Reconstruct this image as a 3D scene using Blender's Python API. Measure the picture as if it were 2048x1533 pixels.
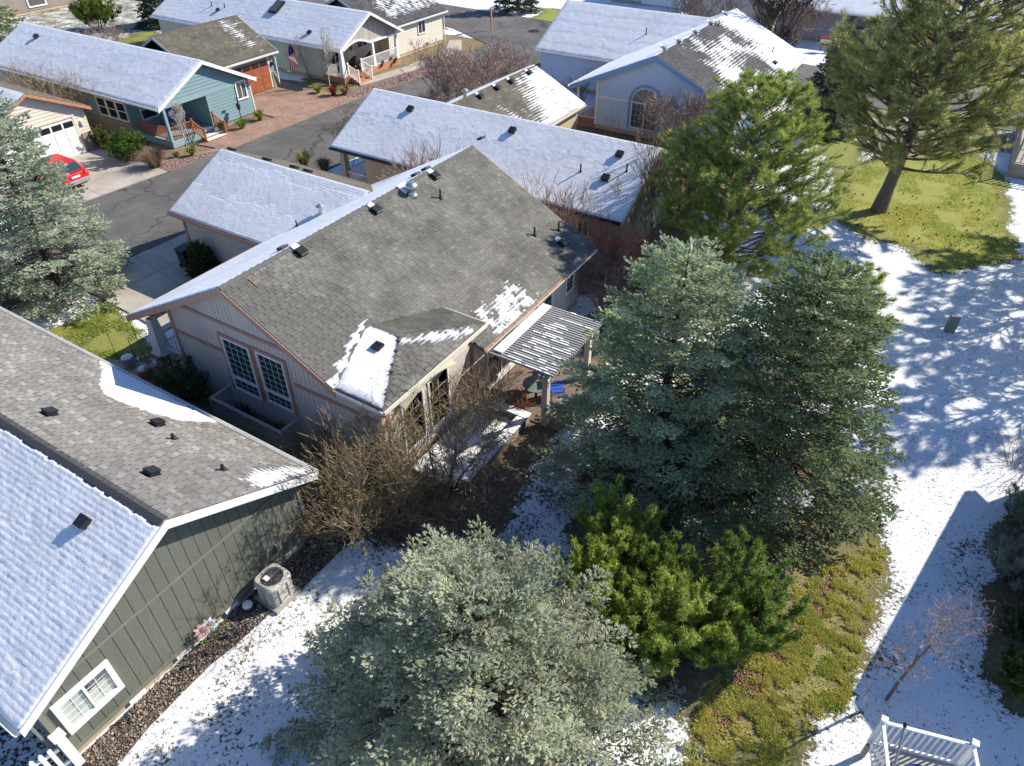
import bpy, math, random
import numpy as np
from math import radians, sin, cos, pi
from mathutils import Vector, Matrix

for o in list(bpy.data.objects): bpy.data.objects.remove(o)
sc = bpy.context.scene
C = sc.collection

# ------------------------------------------------------------------ camera, sky, sun, exposure
H = 17.5; FPX = 1430.0; PITCH = radians(38.80987); YAW = radians(121.76146)
cd = bpy.data.cameras.new('camera'); cam = bpy.data.objects.new('camera', cd); C.objects.link(cam)
cam.location = (0, 0, H); cam.rotation_euler = (pi/2-PITCH, 0, YAW-pi/2)
cd.sensor_width = 36.0; cd.lens = FPX/2048*36.0; cd.clip_start = 0.1; cd.clip_end = 2000
sc.camera = cam
SUN_AZ = radians(53.0); SUN_EL = radians(36.0)
w = bpy.data.worlds.new('World'); sc.world = w; w.use_nodes = True
nt = w.node_tree; bg = nt.nodes['Background']
sky = nt.nodes.new('ShaderNodeTexSky'); sky.sky_type = 'NISHITA'; sky.sun_disc = False
sky.sun_elevation = SUN_EL; sky.sun_rotation = pi/2-SUN_AZ
sky.air_density = 1.0; sky.dust_density = 0.2; sky.ozone_density = 4.0
tint = nt.nodes.new('ShaderNodeMix'); tint.data_type = 'RGBA'; tint.blend_type = 'MULTIPLY'; tint.inputs[0].default_value = 1.0
tint.inputs[7].default_value = (.84, .97, 1.14, 1)      # daylight white balance
nt.links.new(sky.outputs[0], tint.inputs[6]); nt.links.new(tint.outputs[2], bg.inputs[0]); bg.inputs[1].default_value = 0.105
sd = bpy.data.lights.new('sun', 'SUN'); sd.energy = 5.0; sd.angle = radians(0.53); sd.color = (1.0, 0.92, 0.79)
sun = bpy.data.objects.new('sun', sd); C.objects.link(sun)
sun.rotation_euler = Vector((cos(SUN_AZ)*cos(SUN_EL), sin(SUN_AZ)*cos(SUN_EL), sin(SUN_EL))).to_track_quat('Z', 'Y').to_euler()
sun.location = (20, 30, 40)
vs = sc.view_settings; vs.view_transform = 'Standard'; vs.look = 'None'; vs.gamma = 1.0; vs.exposure = 0.55; vs.use_curve_mapping = False

# ------------------------------------------------------------------ photo pixels to places
_f = np.array([cos(YAW)*cos(PITCH), sin(YAW)*cos(PITCH), -sin(PITCH)])
_r = np.array([sin(YAW), -cos(YAW), 0.0]); _u = np.cross(_r, _f)
CAM = np.array([0, 0, H])
def ray(x, y): return _f*FPX + _r*(x-1024) - _u*(y-766.5)
def P(x, y, z=0.0):
    d = ray(x, y); return CAM + d*((z-H)/d[2])
def PY(x, y, Y):
    d = ray(x, y); return CAM + d*(Y/d[1])
def PX(x, y, X):
    d = ray(x, y); return CAM + d*(X/d[0])
def PN(x, y, o, n):
    d = ray(x, y); return CAM + d*(np.dot(np.array(o)-CAM, n)/np.dot(d, n))
def A(*a): return np.array(a, float)
def unit(v):
    v = np.asarray(v, float); return v/np.linalg.norm(v)

# ------------------------------------------------------------------ noise for relief
def _h(i, j, s): 
    v = np.sin(i*127.1+j*311.7+s*74.7)*43758.5453
    return v-np.floor(v)
def vnoise(x, y, s=0.0):
    x = np.asarray(x, float); y = np.asarray(y, float)
    i = np.floor(x); j = np.floor(y); a = x-i; b = y-j
    a = a*a*(3-2*a); b = b*b*(3-2*b)
    return (_h(i,j,s)*(1-a)+_h(i+1,j,s)*a)*(1-b)+(_h(i,j+1,s)*(1-a)+_h(i+1,j+1,s)*a)*b
def fbm(x, y, s=0.0, o=3):
    t = 0; k = 1.0; n = 0
    for q in range(o):
        t = t+k*vnoise(x*2**q, y*2**q, s+q*3.1); n += k; k *= .5
    return t/n
def pdist(X, Y, poly):
    """signed distance to a polygon, positive inside"""
    p = np.asarray(poly, float)[:, :2]; n = len(p)
    d = np.full(X.shape, 1e9); ins = np.zeros(X.shape, bool)
    for k in range(n):
        a = p[k]; b = p[(k+1) % n]; e = b-a
        t = np.clip(((X-a[0])*e[0]+(Y-a[1])*e[1])/(e@e+1e-12), 0, 1)
        d = np.minimum(d, np.hypot(X-a[0]-t*e[0], Y-a[1]-t*e[1]))
        c = ((a[1] > Y) != (b[1] > Y)) & (X < (b[0]-a[0])*(Y-a[1])/(b[1]-a[1]+1e-12)+a[0])
        ins ^= c
    return np.where(ins, d, -d)

# ------------------------------------------------------------------ objects
def org(p):
    v = A(0, 0, 0)
    while p is not None:
        v = v+np.array(p.location); p = p.parent
    return v
def tag(o, label=None, cat=None, group=None, kind=None):
    if label: o['label'] = label
    if cat: o['category'] = cat
    if group: o['group'] = group
    if kind: o['kind'] = kind
    return o
def thing(name, loc, label, cat, group=None, kind=None):
    o = bpy.data.objects.new(name, None); C.objects.link(o); o.location = tuple(float(q) for q in loc)
    o.empty_display_size = .2
    return tag(o, label, cat, group, kind)
def link(name, me, m, parent=None, **kw):
    o = bpy.data.objects.new(name, me); C.objects.link(o)
    if m is not None and not me.materials: me.materials.append(m)
    if parent is not None: o.parent = parent
    return tag(o, **kw)
def mesh_np(name, v, f, m, parent=None, attrs=None, smooth=False, **kw):
    """v (n,3) world coords; f (k,3) or (k,4) ints"""
    v = np.asarray(v, np.float32)
    if parent is not None: v = v-org(parent).astype(np.float32)
    f = np.asarray(f, np.int32); k, s = f.shape
    me = bpy.data.meshes.new(name)
    me.vertices.add(len(v)); me.vertices.foreach_set('co', v.ravel())
    me.loops.add(k*s); me.loops.foreach_set('vertex_index', f.ravel())
    me.polygons.add(k); me.polygons.foreach_set('loop_start', np.arange(0, k*s, s, dtype=np.int32))
    me.update(calc_edges=True)
    if smooth: me.polygons.foreach_set('use_smooth', np.ones(k, bool))
    for an, av in (attrs or {}).items():
        av = np.asarray(av, np.float32)
        if av.ndim == 1:
            at = me.attributes.new(an, 'FLOAT', 'POINT'); at.data.foreach_set('value', av)
        else:
            if av.shape[1] == 3: av = np.c_[av, np.ones(len(av), np.float32)]
            at = me.attributes.new(an, 'FLOAT_COLOR', 'POINT'); at.data.foreach_set('color', av.astype(np.float32).ravel())
    return link(name, me, m, parent, **kw)
class MB:
    def __init__(s): s.v = []; s.f = []
    def poly(s, pts):
        b = len(s.v); s.v += [tuple(float(c) for c in p) for p in pts]; s.f.append(list(range(b, b+len(pts)))); return s
    def prism(s, pts, off):
        pts = [np.array(p, float) for p in pts]; off = np.array(off, float); n = len(pts); b = len(s.v)
        s.v += [tuple(p) for p in pts]+[tuple(p+off) for p in pts]
        s.f += [list(range(b+n-1, b-1, -1)), list(range(b+n, b+2*n))]
        s.f += [[b+i, b+(i+1) % n, b+n+(i+1) % n, b+n+i] for i in range(n)]; return s
    def box(s, a, b):
        x0, y0, z0 = [min(a[i], b[i]) for i in range(3)]; x1, y1, z1 = [max(a[i], b[i]) for i in range(3)]
        return s.prism([(x0,y0,z0),(x1,y0,z0),(x1,y1,z0),(x0,y1,z0)], (0,0,z1-z0))
    def bar(s, p, q, w, h, up=(0,0,1)):
        p = A(*p); q = A(*q); t = unit(q-p); r = np.cross(t, up)
        r = unit(r) if np.linalg.norm(r) > 1e-5 else A(1,0,0)
        u = np.cross(r, t)
        return s.prism([p-r*w/2-u*h/2, p+r*w/2-u*h/2, p+r*w/2+u*h/2, p-r*w/2+u*h/2], q-p)
    def tube(s, p, q, r0, r1=None, n=10, cap=True):
        r1 = r0 if r1 is None else r1; p = A(*p); q = A(*q); t = unit(q-p)
        x = unit(np.cross(t, (0,0,1) if abs(t[2]) < .9 else (1,0,0))); y = np.cross(t, x); b = len(s.v)
        for c, r in ((p, r0), (q, r1)):
            for k in range(n):
                a = 2*pi*k/n; s.v.append(tuple(c+(x*cos(a)+y*sin(a))*r))
        s.f += [[b+k, b+(k+1) % n, b+n+(k+1) % n, b+n+k] for k in range(n)]
        if cap: s.f += [list(range(b+n-1, b-1, -1)), list(range(b+n, b+2*n))]
        return s
    def path(s, pts, r, n=8):
        for a, b in zip(pts[:-1], pts[1:]): s.tube(a, b, r, r, n)
        return s
    def lathe(s, c, prof, n=20, axis=(0,0,1)):
        c = A(*c); ax = unit(axis); x = unit(np.cross(ax, (0,0,1) if abs(ax[2]) < .9 else (1,0,0))); y = np.cross(ax, x); b = len(s.v)
        for r, z in prof:
            for k in range(n):
                a = 2*pi*k/n; s.v.append(tuple(c+ax*z+(x*cos(a)+y*sin(a))*r))
        for i in range(len(prof)-1):
            for k in range(n): s.f.append([b+i*n+k, b+i*n+(k+1) % n, b+(i+1)*n+(k+1) % n, b+(i+1)*n+k])
        s.f += [list(range(b+n-1, b-1, -1)), list(range(b+(len(prof)-1)*n, b+len(prof)*n))]
        return s
    def build(s, name, m, parent=None, bevel=0, smooth=False, **kw):
        o = org(parent) if parent is not None else A(0,0,0)
        me = bpy.data.meshes.new(name); me.from_pydata([tuple(np.array(v)-o) for v in s.v], [], s.f); me.update()
        if smooth: me.polygons.foreach_set('use_smooth', [True]*len(me.polygons))
        ob = link(name, me, m, parent, **kw)
        if bevel:
            b = ob.modifiers.new('bevel', 'BEVEL'); b.width = bevel; b.segments = 2; b.limit_method = 'ANGLE'
        return ob
def copy_tree(o, parent=None):
    c = o.copy(); C.objects.link(c)
    if parent is not None: c.parent = parent
    for ch in list(o.children): copy_tree(ch, c)
    return c

# ------------------------------------------------------------------ materials
M = {}
def _new(name):
    m = bpy.data.materials.new(name); m.use_nodes = True; M[name] = m
    n = m.node_tree.nodes; return m, n, m.node_tree.links, n['Principled BSDF']
def node(n, t, **kw):
    x = n.new(t)
    for k, v in kw.items(): setattr(x, k, v)
    return x
def mixc(n, l, fac, a, b, mode='MIX'):
    x = n.new('ShaderNodeMix'); x.data_type = 'RGBA'; x.blend_type = mode
    for sock, val in ((x.inputs[0], fac), (x.inputs[6], a), (x.inputs[7], b)):
        if hasattr(val, 'links') or hasattr(val, 'is_linked'): l.new(val, sock)
        elif isinstance(val, (int, float)): sock.default_value = val
        else: sock.default_value = (*val, 1)
    return x.outputs[2]
def noise(n, l, scale, detail=4, rough=.55, vec=None, stretch=None):
    tc = n.new('ShaderNodeTexCoord'); src = tc.outputs['Object'] if vec is None else vec
    if stretch:
        mp = n.new('ShaderNodeMapping'); mp.inputs['Scale'].default_value = stretch; l.new(src, mp.inputs[0]); src = mp.outputs[0]
    x = n.new('ShaderNodeTexNoise'); x.inputs['Scale'].default_value = scale; x.inputs['Detail'].default_value = detail; x.inputs['Roughness'].default_value = rough
    l.new(src, x.inputs['Vector']); return x.outputs[0]
def ramp(n, l, src, pts):
    r = n.new('ShaderNodeValToRGB'); e = r.color_ramp.elements
    while len(e) < len(pts): e.new(.5)
    for k, (p, c) in enumerate(pts):
        e[k].position = p; e[k].color = (*c, 1) if not isinstance(c, (int, float)) else (c, c, c, 1)
    l.new(src, r.inputs[0]); return r.outputs[0]
def math_(n, l, op, a, b=None, clamp=False):
    x = n.new('ShaderNodeMath'); x.operation = op; x.use_clamp = clamp
    for s, v in zip(x.inputs, (a, b)):
        if v is None: continue
        if isinstance(v, (int, float)): s.default_value = v
        else: l.new(v, s)
    return x.outputs[0]
def bump(n, l, b, src, strength, dist):
    x = n.new('ShaderNodeBump'); x.inputs['Strength'].default_value = strength; x.inputs['Distance'].default_value = dist
    l.new(src, x.inputs['Height']); l.new(x.outputs[0], b.inputs['Normal'])
def mat(name, col, rough=.7, var=.25, vs=3.0, bs=0, bd=.01, bscale=40, stretch=None, metal=0, spec=.4, fine=0):
    m, n, l, b = _new(name)
    b.inputs['Roughness'].default_value = rough; b.inputs['Metallic'].default_value = metal
    b.inputs['Specular IOR Level'].default_value = spec
    k = noise(n, l, vs, 5, .6, stretch=stretch)
    c = A(*col); out = ramp(n, l, k, [(.25, tuple(c*(1-var))), (.75, tuple(np.minimum(c*(1+var), 1)))])
    if fine:
        k2 = noise(n, l, vs*18, 3, .7, stretch=stretch)
        out = mixc(n, l, 1.0, out, ramp(n, l, k2, [(.3, 1-fine), (.7, 1.0)]), 'MULTIPLY')
    l.new(out, b.inputs['Base Color'])
    if bs: bump(n, l, b, noise(n, l, bscale, 4, .6, stretch=stretch), bs, bd)
    return m
mat('white_paint', (.78,.78,.76), .5, .06, 2, .15, .004, 60)
mat('white_vinyl', (.80,.80,.79), .35, .05, 2)
mat('cream_trim', (.70,.66,.56), .55, .08, 3)
mat('brown_trim', (.42,.245,.19), .6, .14, 4, .2, .004, 60)
mat('rust_trim', (.36,.15,.10), .6, .2, 4, .2, .004, 60)
mat('pink_siding', (.61,.545,.495), .75, .13, .8, .3, .004, 50, stretch=(1,1,.15), fine=.12)
mat('green_siding', (.150,.160,.128), .7, .16, .9, .35, .004, 45, stretch=(1,1,.2), fine=.15)
mat('green_trim', (.175,.183,.145), .7, .08, 2)
mat('tan_siding', (.50,.41,.29), .75, .10, 1.5, .3, .004, 40, stretch=(1,1,.2), fine=.12)
mat('grey_tan_siding', (.42,.385,.33), .75, .1, 1.5, .3, .004, 40, stretch=(1,1,.2), fine=.12)
mat('teal_siding', (.20,.31,.335), .6, .08, 1.0, .15, .004, 30)
mat('teal_trim', (.25,.37,.40), .6, .08, 1.0)
mat('pale_blue_siding', (.53,.63,.76), .65, .06, 1.0, .15, .004, 30)
mat('blue_trim', (.20,.34,.56), .55, .08, 2)
mat('cream_siding', (.62,.575,.48), .7, .07, 1.0, .15, .004, 30)
mat('weathered_shake', (.40,.37,.32), .8, .35, 2.5, .4, .01, 20, stretch=(1,1,.25))
mat('lilac_siding', (.42,.38,.40), .7, .1, 1.0)
mat('taupe_siding', (.27,.225,.19), .7, .1, 1.0)
mat('stone_veneer', (.28,.23,.18), .85, .45, 6, .6, .03, 9)
mat('concrete', (.44,.40,.345), .85, .30, .55, .25, .004, 60, fine=.12)
mat('concrete_old', (.36,.335,.30), .85, .2, .7, .25, .004, 60, fine=.15)
mat('foundation', (.46,.36,.25), .85, .2, 2, .4, .01, 30)
mat('black_metal', (.018,.018,.02), .4, .2, 5)
mat('dark_plastic', (.03,.03,.033), .5, .2, 5)
mat('grey_metal', (.36,.37,.38), .4, .12, 6, metal=.6)
mat('galvanised', (.5,.51,.52), .35, .1, 6, metal=.8)
mat('ac_shell', (.48,.47,.44), .45, .08, 4)
mat('red_deck_wood', (.33,.115,.05), .6, .25, 3, .3, .004, 40, stretch=(.3,1,1))
mat('orange_deck_wood', (.46,.22,.12), .65, .2, 3, .3, .004, 40)
mat('weathered_wood', (.38,.355,.32), .8, .3, 3, .5, .006, 40, stretch=(.12,1,1), fine=.25)
mat('pergola_wood', (.36,.36,.36), .75, .2, 2.5, .4, .006, 40, stretch=(.2,1,1), fine=.15)
mat('post_wood', (.60,.545,.47), .75, .12, 2.5, .3, .004, 40, stretch=(1,1,.2), fine=.12)
mat('garage_wood', (.34,.105,.045), .45, .2, 2, .2, .004, 30)
mat('bark_dark', (.075,.052,.038), .9, .4, 8, .6, .02, 30, fine=.3)
mat('bark_grey', (.19,.16,.135), .9, .35, 8, .6, .02, 25, stretch=(1,1,.4), fine=.3)
mat('bark_red', (.17,.105,.09), .8, .3, 8)
mat('twig_brown', (.27,.19,.125), .85, .35, 5)
mat('twig_tan', (.34,.25,.175), .85, .3, 5)
mat('twig_pink', (.33,.235,.195), .85, .3, 5)
mat('twig_red', (.40,.12,.09), .7, .3, 5)
mat('twig_purple', (.29,.22,.19), .8, .3, 5)
mat('birch_white', (.58,.54,.47), .7, .25, 12)
mat('red_paint', (.62,.012,.018), .22, .05, 2, spec=.6)
mat('car_grey', (.30,.30,.31), .35, .1, 4)
mat('tyre', (.02,.02,.02), .8, .2, 8)
mat('rubber_red_gravel', (.30,.20,.17), .9, .4, 22, .8, .03, 22)
mat('mulch', (.125,.072,.045), .95, .5, 9, 1.0, .05, 14, fine=.5)
mat('mulch_red', (.24,.105,.07), .95, .45, 9, 1.0, .04, 16, fine=.4)
mat('pavers_tan', (.19,.145,.11), .85, .2, 1.2, fine=.1)
mat('cone_brown', (.36,.20,.09), .7, .3, 20)
mat('dark_cone', (.06,.035,.02), .8, .3, 20)
mat('blue_fabric', (.03,.10,.48), .6, .15, 4)
mat('blue_glaze', (.02,.04,.28), .2, .1, 4)
mat('blind_cloth', (.52,.58,.50), .7, .06, 2, stretch=(1,1,30))
mat('flower_pink', (.72,.45,.42), .4, .1, 8)
mat('flower_white', (.74,.72,.74), .4, .08, 8)
mat('leaf_enamel', (.08,.36,.06), .35, .2, 8)
mat('flower_centre', (.50,.30,.06), .5, .2, 8)
mat('flag_red', (.50,.03,.05), .7, .1, 3); mat('flag_white', (.75,.73,.70), .7, .05, 3); mat('flag_blue', (.02,.035,.15), .7, .1, 3)
mat('orange_post', (.60,.20,.07), .6, .15, 3)
mat('sign_red', (.55,.10,.07), .5, .1, 3); mat('sign_blue', (.10,.17,.42), .5, .1, 3)
mat('utility_green', (.17,.21,.19), .5, .12, 4)
mat('gold_trellis', (.50,.36,.20), .5, .15, 4)
mat('awning_green', (.42,.41,.31), .7, .1, 3)
mat('terracotta', (.42,.17,.09), .8, .2, 5)
mat('shadow_interior', (.03,.03,.032), .9, .1, 2)
def glass(name, col, rough=.04):
    m, n, l, b = _new(name); b.inputs['Base Color'].default_value = (*col, 1); b.inputs['Roughness'].default_value = rough
    b.inputs['Specular IOR Level'].default_value = .8
    k = noise(n, l, .8, 2, .5); bump(n, l, b, k, .05, .02)
glass('glass_teal', (.012,.05,.05)); glass('glass_dark', (.02,.024,.028)); glass('glass_grey', (.10,.10,.09)); glass('glass_car', (.02,.06,.07))
def clear_glass():
    m, n, l, b = _new('glass_clear')
    t = n.new('ShaderNodeBsdfTransparent'); g = n.new('ShaderNodeBsdfGlossy'); g.inputs['Roughness'].default_value = .03
    f = n.new('ShaderNodeLayerWeight'); f.inputs[0].default_value = .12; x = n.new('ShaderNodeMixShader')
    l.new(f.outputs['Facing'], x.inputs[0]); l.new(t.outputs[0], x.inputs[1]); l.new(g.outputs[0], x.inputs[2])
    l.new(x.outputs[0], n['Material Output'].inputs[0])
clear_glass()
def snow_mat(name, bs, bd, sc1, sc2):
    m, n, l, b = _new(name); b.inputs['Roughness'].default_value = .85; b.inputs['Specular IOR Level'].default_value = .2
    c = ramp(n, l, noise(n, l, 2.0, 4), [(.3, (.80,.82,.86)), (.7, (.88,.89,.91))])
    at = n.new('ShaderNodeAttribute'); at.attribute_name = 'thin'      # thin snow shows the shingles; also carries shade painted along the courses
    tf = math_(n, l, 'MULTIPLY', at.outputs['Fac'], ramp(n, l, noise(n, l, 26, 3, .6), [(.3, .6), (.7, 1.0)]))
    c = mixc(n, l, tf, c, (.30,.31,.34)); l.new(c, b.inputs['Base Color'])
    h = math_(n, l, 'ADD', noise(n, l, sc1, 3, .6), math_(n, l, 'MULTIPLY', noise(n, l, sc2, 3, .6), .5))
    bump(n, l, b, h, bs, bd)
snow_mat('snow_roof', .7, .018, 10, 26); snow_mat('snow_soft', .35, .03, 6, 25)
def shingle_mat(name, c0, c1, streak):
    m, n, l, b = _new(name); b.inputs['Roughness'].default_value = .9; b.inputs['Specular IOR Level'].default_value = .25
    at = n.new('ShaderNodeAttribute'); at.attribute_name = 'rnd'
    c = mixc(n, l, at.outputs['Fac'], c0, c1)
    s1 = noise(n, l, .9, 5, .65); c = mixc(n, l, 1.0, c, ramp(n, l, s1, [(.35, 1-streak), (.6, 1.0)]), 'MULTIPLY')
    s2 = noise(n, l, 60, 2, .7); c = mixc(n, l, 1.0, c, ramp(n, l, s2, [(.3, .72), (.7, 1.15)]), 'MULTIPLY')
    l.new(c, b.inputs['Base Color']); bump(n, l, b, s2, .5, .006)
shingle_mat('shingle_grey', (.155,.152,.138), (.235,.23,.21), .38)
shingle_mat('shingle_taupe', (.165,.157,.148), (.34,.325,.305), .2)
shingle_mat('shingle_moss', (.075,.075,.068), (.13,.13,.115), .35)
shingle_mat('shingle_olive', (.115,.105,.085), (.20,.185,.15), .3)
shingle_mat('shingle_slate', (.06,.062,.07), (.13,.13,.135), .3)
def leaf_mat(name, tr=.3, rough=.55):
    m, n, l, b = _new(name)
    at = n.new('ShaderNodeAttribute'); at.attribute_name = 'col'
    l.new(at.outputs['Color'], b.inputs['Base Color']); b.inputs['Roughness'].default_value = rough; b.inputs['Specular IOR Level'].default_value = .35
    t = n.new('ShaderNodeBsdfTranslucent'); l.new(at.outputs['Color'], t.inputs[0])
    x = n.new('ShaderNodeMixShader'); x.inputs[0].default_value = tr
    l.new(b.outputs[0], x.inputs[1]); l.new(t.outputs[0], x.inputs[2]); l.new(x.outputs[0], n['Material Output'].inputs[0])
leaf_mat('needles', .5); leaf_mat('leaves', .42); leaf_mat('stones', 0, .85)
def asphalt():
    m, n, l, b = _new('asphalt'); b.inputs['Roughness'].default_value = .85; b.inputs['Specular IOR Level'].default_value = .3
    c = ramp(n, l, noise(n, l, .28, 6, .65), [(.3, (.085,.082,.08)), (.5, (.13,.122,.117)), (.72, (.185,.175,.165))])
    c = mixc(n, l, 1.0, c, ramp(n, l, noise(n, l, 90, 2, .7), [(.3, .75), (.7, 1.2)]), 'MULTIPLY')
    tc = n.new('ShaderNodeTexCoord'); d = n.new('ShaderNodeTexNoise'); d.inputs['Scale'].default_value = .9; d.inputs['Detail'].default_value = 5
    l.new(tc.outputs['Object'], d.inputs['Vector'])
    vm = n.new('ShaderNodeVectorMath'); vm.operation = 'MULTIPLY_ADD'; vm.inputs[1].default_value = (1.8,1.8,0); 
    l.new(d.outputs['Color'], vm.inputs[0]); l.new(tc.outputs['Object'], vm.inputs[2])
    msk = ramp(n, l, noise(n, l, .13, 3), [(.42, 0.0), (.55, 1.0)])
    for scl, wd, k in ((.22, .012, .75), (.75, .02, .7)):
        v = n.new('ShaderNodeTexVoronoi'); v.feature = 'DISTANCE_TO_EDGE'; v.inputs['Scale'].default_value = scl; l.new(vm.outputs[0], v.inputs['Vector'])
        crack = ramp(n, l, v.outputs['Distance'], [(0, 1.0), (wd, 0.0)])
        crack = math_(n, l, 'MULTIPLY', crack, k)
        if scl > .5: crack = math_(n, l, 'MULTIPLY', crack, msk)
        c = mixc(n, l, crack, c, (.025,.022,.02))
    l.new(c, b.inputs['Base Color']); bump(n, l, b, noise(n, l, 70, 3), .4, .008)
asphalt()
def pavers():
    m, n, l, b = _new('pavers'); b.inputs['Roughness'].default_value = .85
    tc = n.new('ShaderNodeTexCoord'); br = n.new('ShaderNodeTexBrick'); br.inputs['Scale'].default_value = 2.2
    br.inputs['Color1'].default_value = (.40,.25,.175,1); br.inputs['Color2'].default_value = (.27,.17,.125,1); br.inputs['Mortar'].default_value = (.22,.16,.12,1)
    br.inputs['Mortar Size'].default_value = .012; l.new(tc.outputs['Object'], br.inputs['Vector'])
    c = mixc(n, l, 1.0, br.outputs['Color'], ramp(n, l, noise(n, l, .9, 4), [(.3, .75), (.7, 1.15)]), 'MULTIPLY')
    l.new(c, b.inputs['Base Color']); bump(n, l, b, br.outputs['Fac'], -.3, .01)
pavers()
def ground_mat():
    m, n, l, b = _new('ground'); b.inputs['Roughness'].default_value = .9; b.inputs['Specular IOR Level'].default_value = .2
    at = n.new('ShaderNodeAttribute'); at.attribute_name = 'zone'; sp = n.new('ShaderNodeSeparateColor'); l.new(at.outputs['Color'], sp.inputs[0])
    sn, bed, lush = sp.outputs[0], sp.outputs[1], sp.outputs[2]
    g1 = ramp(n, l, noise(n, l, 1.6, 6, .7), [(.3, (.27,.23,.075)), (.5, (.33,.31,.09)), (.72, (.22,.27,.065))])
    g2 = ramp(n, l, noise(n, l, 2.2, 6, .7), [(.3, (.34,.30,.09)), (.5, (.30,.33,.08)), (.75, (.21,.28,.06))])
    gr = mixc(n, l, lush, g1, g2)
    gr = mixc(n, l, 1.0, gr, ramp(n, l, noise(n, l, 26, 3, .7), [(.3, .6), (.7, 1.25)]), 'MULTIPLY')
    so = ramp(n, l, noise(n, l, 7, 6, .7), [(.3, (.10,.068,.048)), (.5, (.22,.155,.11)), (.75, (.42,.31,.235))])
    gr = mixc(n, l, bed, gr, so)
    # litter that pokes through the snow: leaf and soil colours
    dk = ramp(n, l, noise(n, l, 9, 5, .7), [(.35, (.035,.032,.02)), (.6, (.09,.075,.035)), (.8, (.05,.075,.02))])
    gr2 = mixc(n, l, math_(n, l, 'MULTIPLY', sn, 1.4, True), gr, dk)
    nn = math_(n, l, 'ADD', math_(n, l, 'MULTIPLY', noise(n, l, 10.0, 6, .7), .60), math_(n, l, 'MULTIPLY', noise(n, l, 32, 3, .6), .18))
    nn = math_(n, l, 'ADD', nn, math_(n, l, 'MULTIPLY', noise(n, l, .8, 3, .5), .22))
    th = math_(n, l, 'SUBTRACT', 1.0, sn)                       # noise must exceed this
    e = math_(n, l, 'SUBTRACT', nn, math_(n, l, 'ADD', math_(n, l, 'MULTIPLY', th, .52), .24))
    sm = math_(n, l, 'MULTIPLY', e, 22.0, True)
    snc = ramp(n, l, noise(n, l, 1.1, 4), [(.3, (.78,.80,.84)), (.7, (.87,.88,.90))])
    c = mixc(n, l, sm, gr2, snc); l.new(c, b.inputs['Base Color'])
    hgt = math_(n, l, 'ADD', math_(n, l, 'MULTIPLY', math_(n, l, 'MULTIPLY', e, 5.0, True), .8), math_(n, l, 'MULTIPLY', noise(n, l, 20, 4, .65), .5))
    bump(n, l, b, hgt, .6, .035)
ground_mat()
# ------------------------------------------------------------------ building helpers
def WP(pl, c, sg, a, z, off=0.0):
    """a point of a wall: pl 'X' is the plane x=c (a runs along y), 'Y' the plane y=c; sg is the outward side"""
    return A(c+sg*off, a, z) if pl == 'X' else A(a, c+sg*off, z)
def wbox(mb, pl, c, sg, a0, a1, z0, z1, o0, o1):
    mb.box(WP(pl, c, sg, a0, z0, o0), WP(pl, c, sg, a1, z1, o1)); return mb
def window(par, pl, c, sg, a0, a1, z0, z1, fm='white_vinyl', gm='glass_dark', nx=0, ny=0, fw=.07, sash=1, label=None, dep=.06, horiz=False, name='window'):
    if a0 > a1: a0, a1 = a1, a0
    f = MB()
    wbox(f, pl, c, sg, a0-fw, a1+fw, z1, z1+fw, .0, dep); wbox(f, pl, c, sg, a0-fw, a1+fw, z0-fw, z0, 0, dep+.02)
    wbox(f, pl, c, sg, a0-fw, a0, z0, z1, 0, dep); wbox(f, pl, c, sg, a1, a1+fw, z0, z1, 0, dep)
    for k in range(1, sash):
        if horiz:
            z = z0+(z1-z0)*k/sash; wbox(f, pl, c, sg, a0, a1, z-.03, z+.03, 0, dep-.01)
        else:
            a = a0+(a1-a0)*k/sash; wbox(f, pl, c, sg, a-.03, a+.03, z0, z1, 0, dep-.01)
    w_ = f.build(name, M[fm], par)
    if label: w_['label'] = label
    for k in range(sash):
        p0, p1, q0, q1 = a0, a1, z0, z1
        if horiz: q0, q1 = z0+(z1-z0)*k/sash, z0+(z1-z0)*(k+1)/sash
        else: p0, p1 = a0+(a1-a0)*k/sash, a0+(a1-a0)*(k+1)/sash
        g = MB(); wbox(g, pl, c, sg, p0+.002, p1-.002, q0+.002, q1-.002, .006, .02); g.build('pane', M[gm], w_)
        if nx or ny:
            g = MB()
            for i in range(1, nx): a = p0+(p1-p0)*i/nx; wbox(g, pl, c, sg, a-.0055, a+.0055, q0, q1, .022, .030)
            for i in range(1, ny): z = q0+(q1-q0)*i/ny; wbox(g, pl, c, sg, p0, p1, z-.0055, z+.0055, .031, .037)
            g.build('glazing_bars', M[fm], w_)
    return w_
def boards_v(par, pl, c, sg, a0, a1, z0, top, m, wdt=.2, gap=.014, dep=.022, cuts=(), name='siding_board'):
    """vertical boards, each an object; top(a) is the height of the wall's upper edge"""
    n = int(round((a1-a0)/wdt)); wdt = (a1-a0)/n
    for i in range(n):
        p, q = a0+i*wdt+gap/2, a0+(i+1)*wdt-gap/2
        pts = [WP(pl,c,sg,p,z0), WP(pl,c,sg,q,z0), WP(pl,c,sg,q,top(q))]
        for k in cuts:
            if p < k < q: pts.append(WP(pl,c,sg,k,top(k)))
        pts.append(WP(pl,c,sg,p,top(p)))
        if top(p) > z0+.02 and top(q) > z0+.02: MB().prism(pts, WP(pl,0,sg,0,0,dep)).build(name, m, par)
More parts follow.
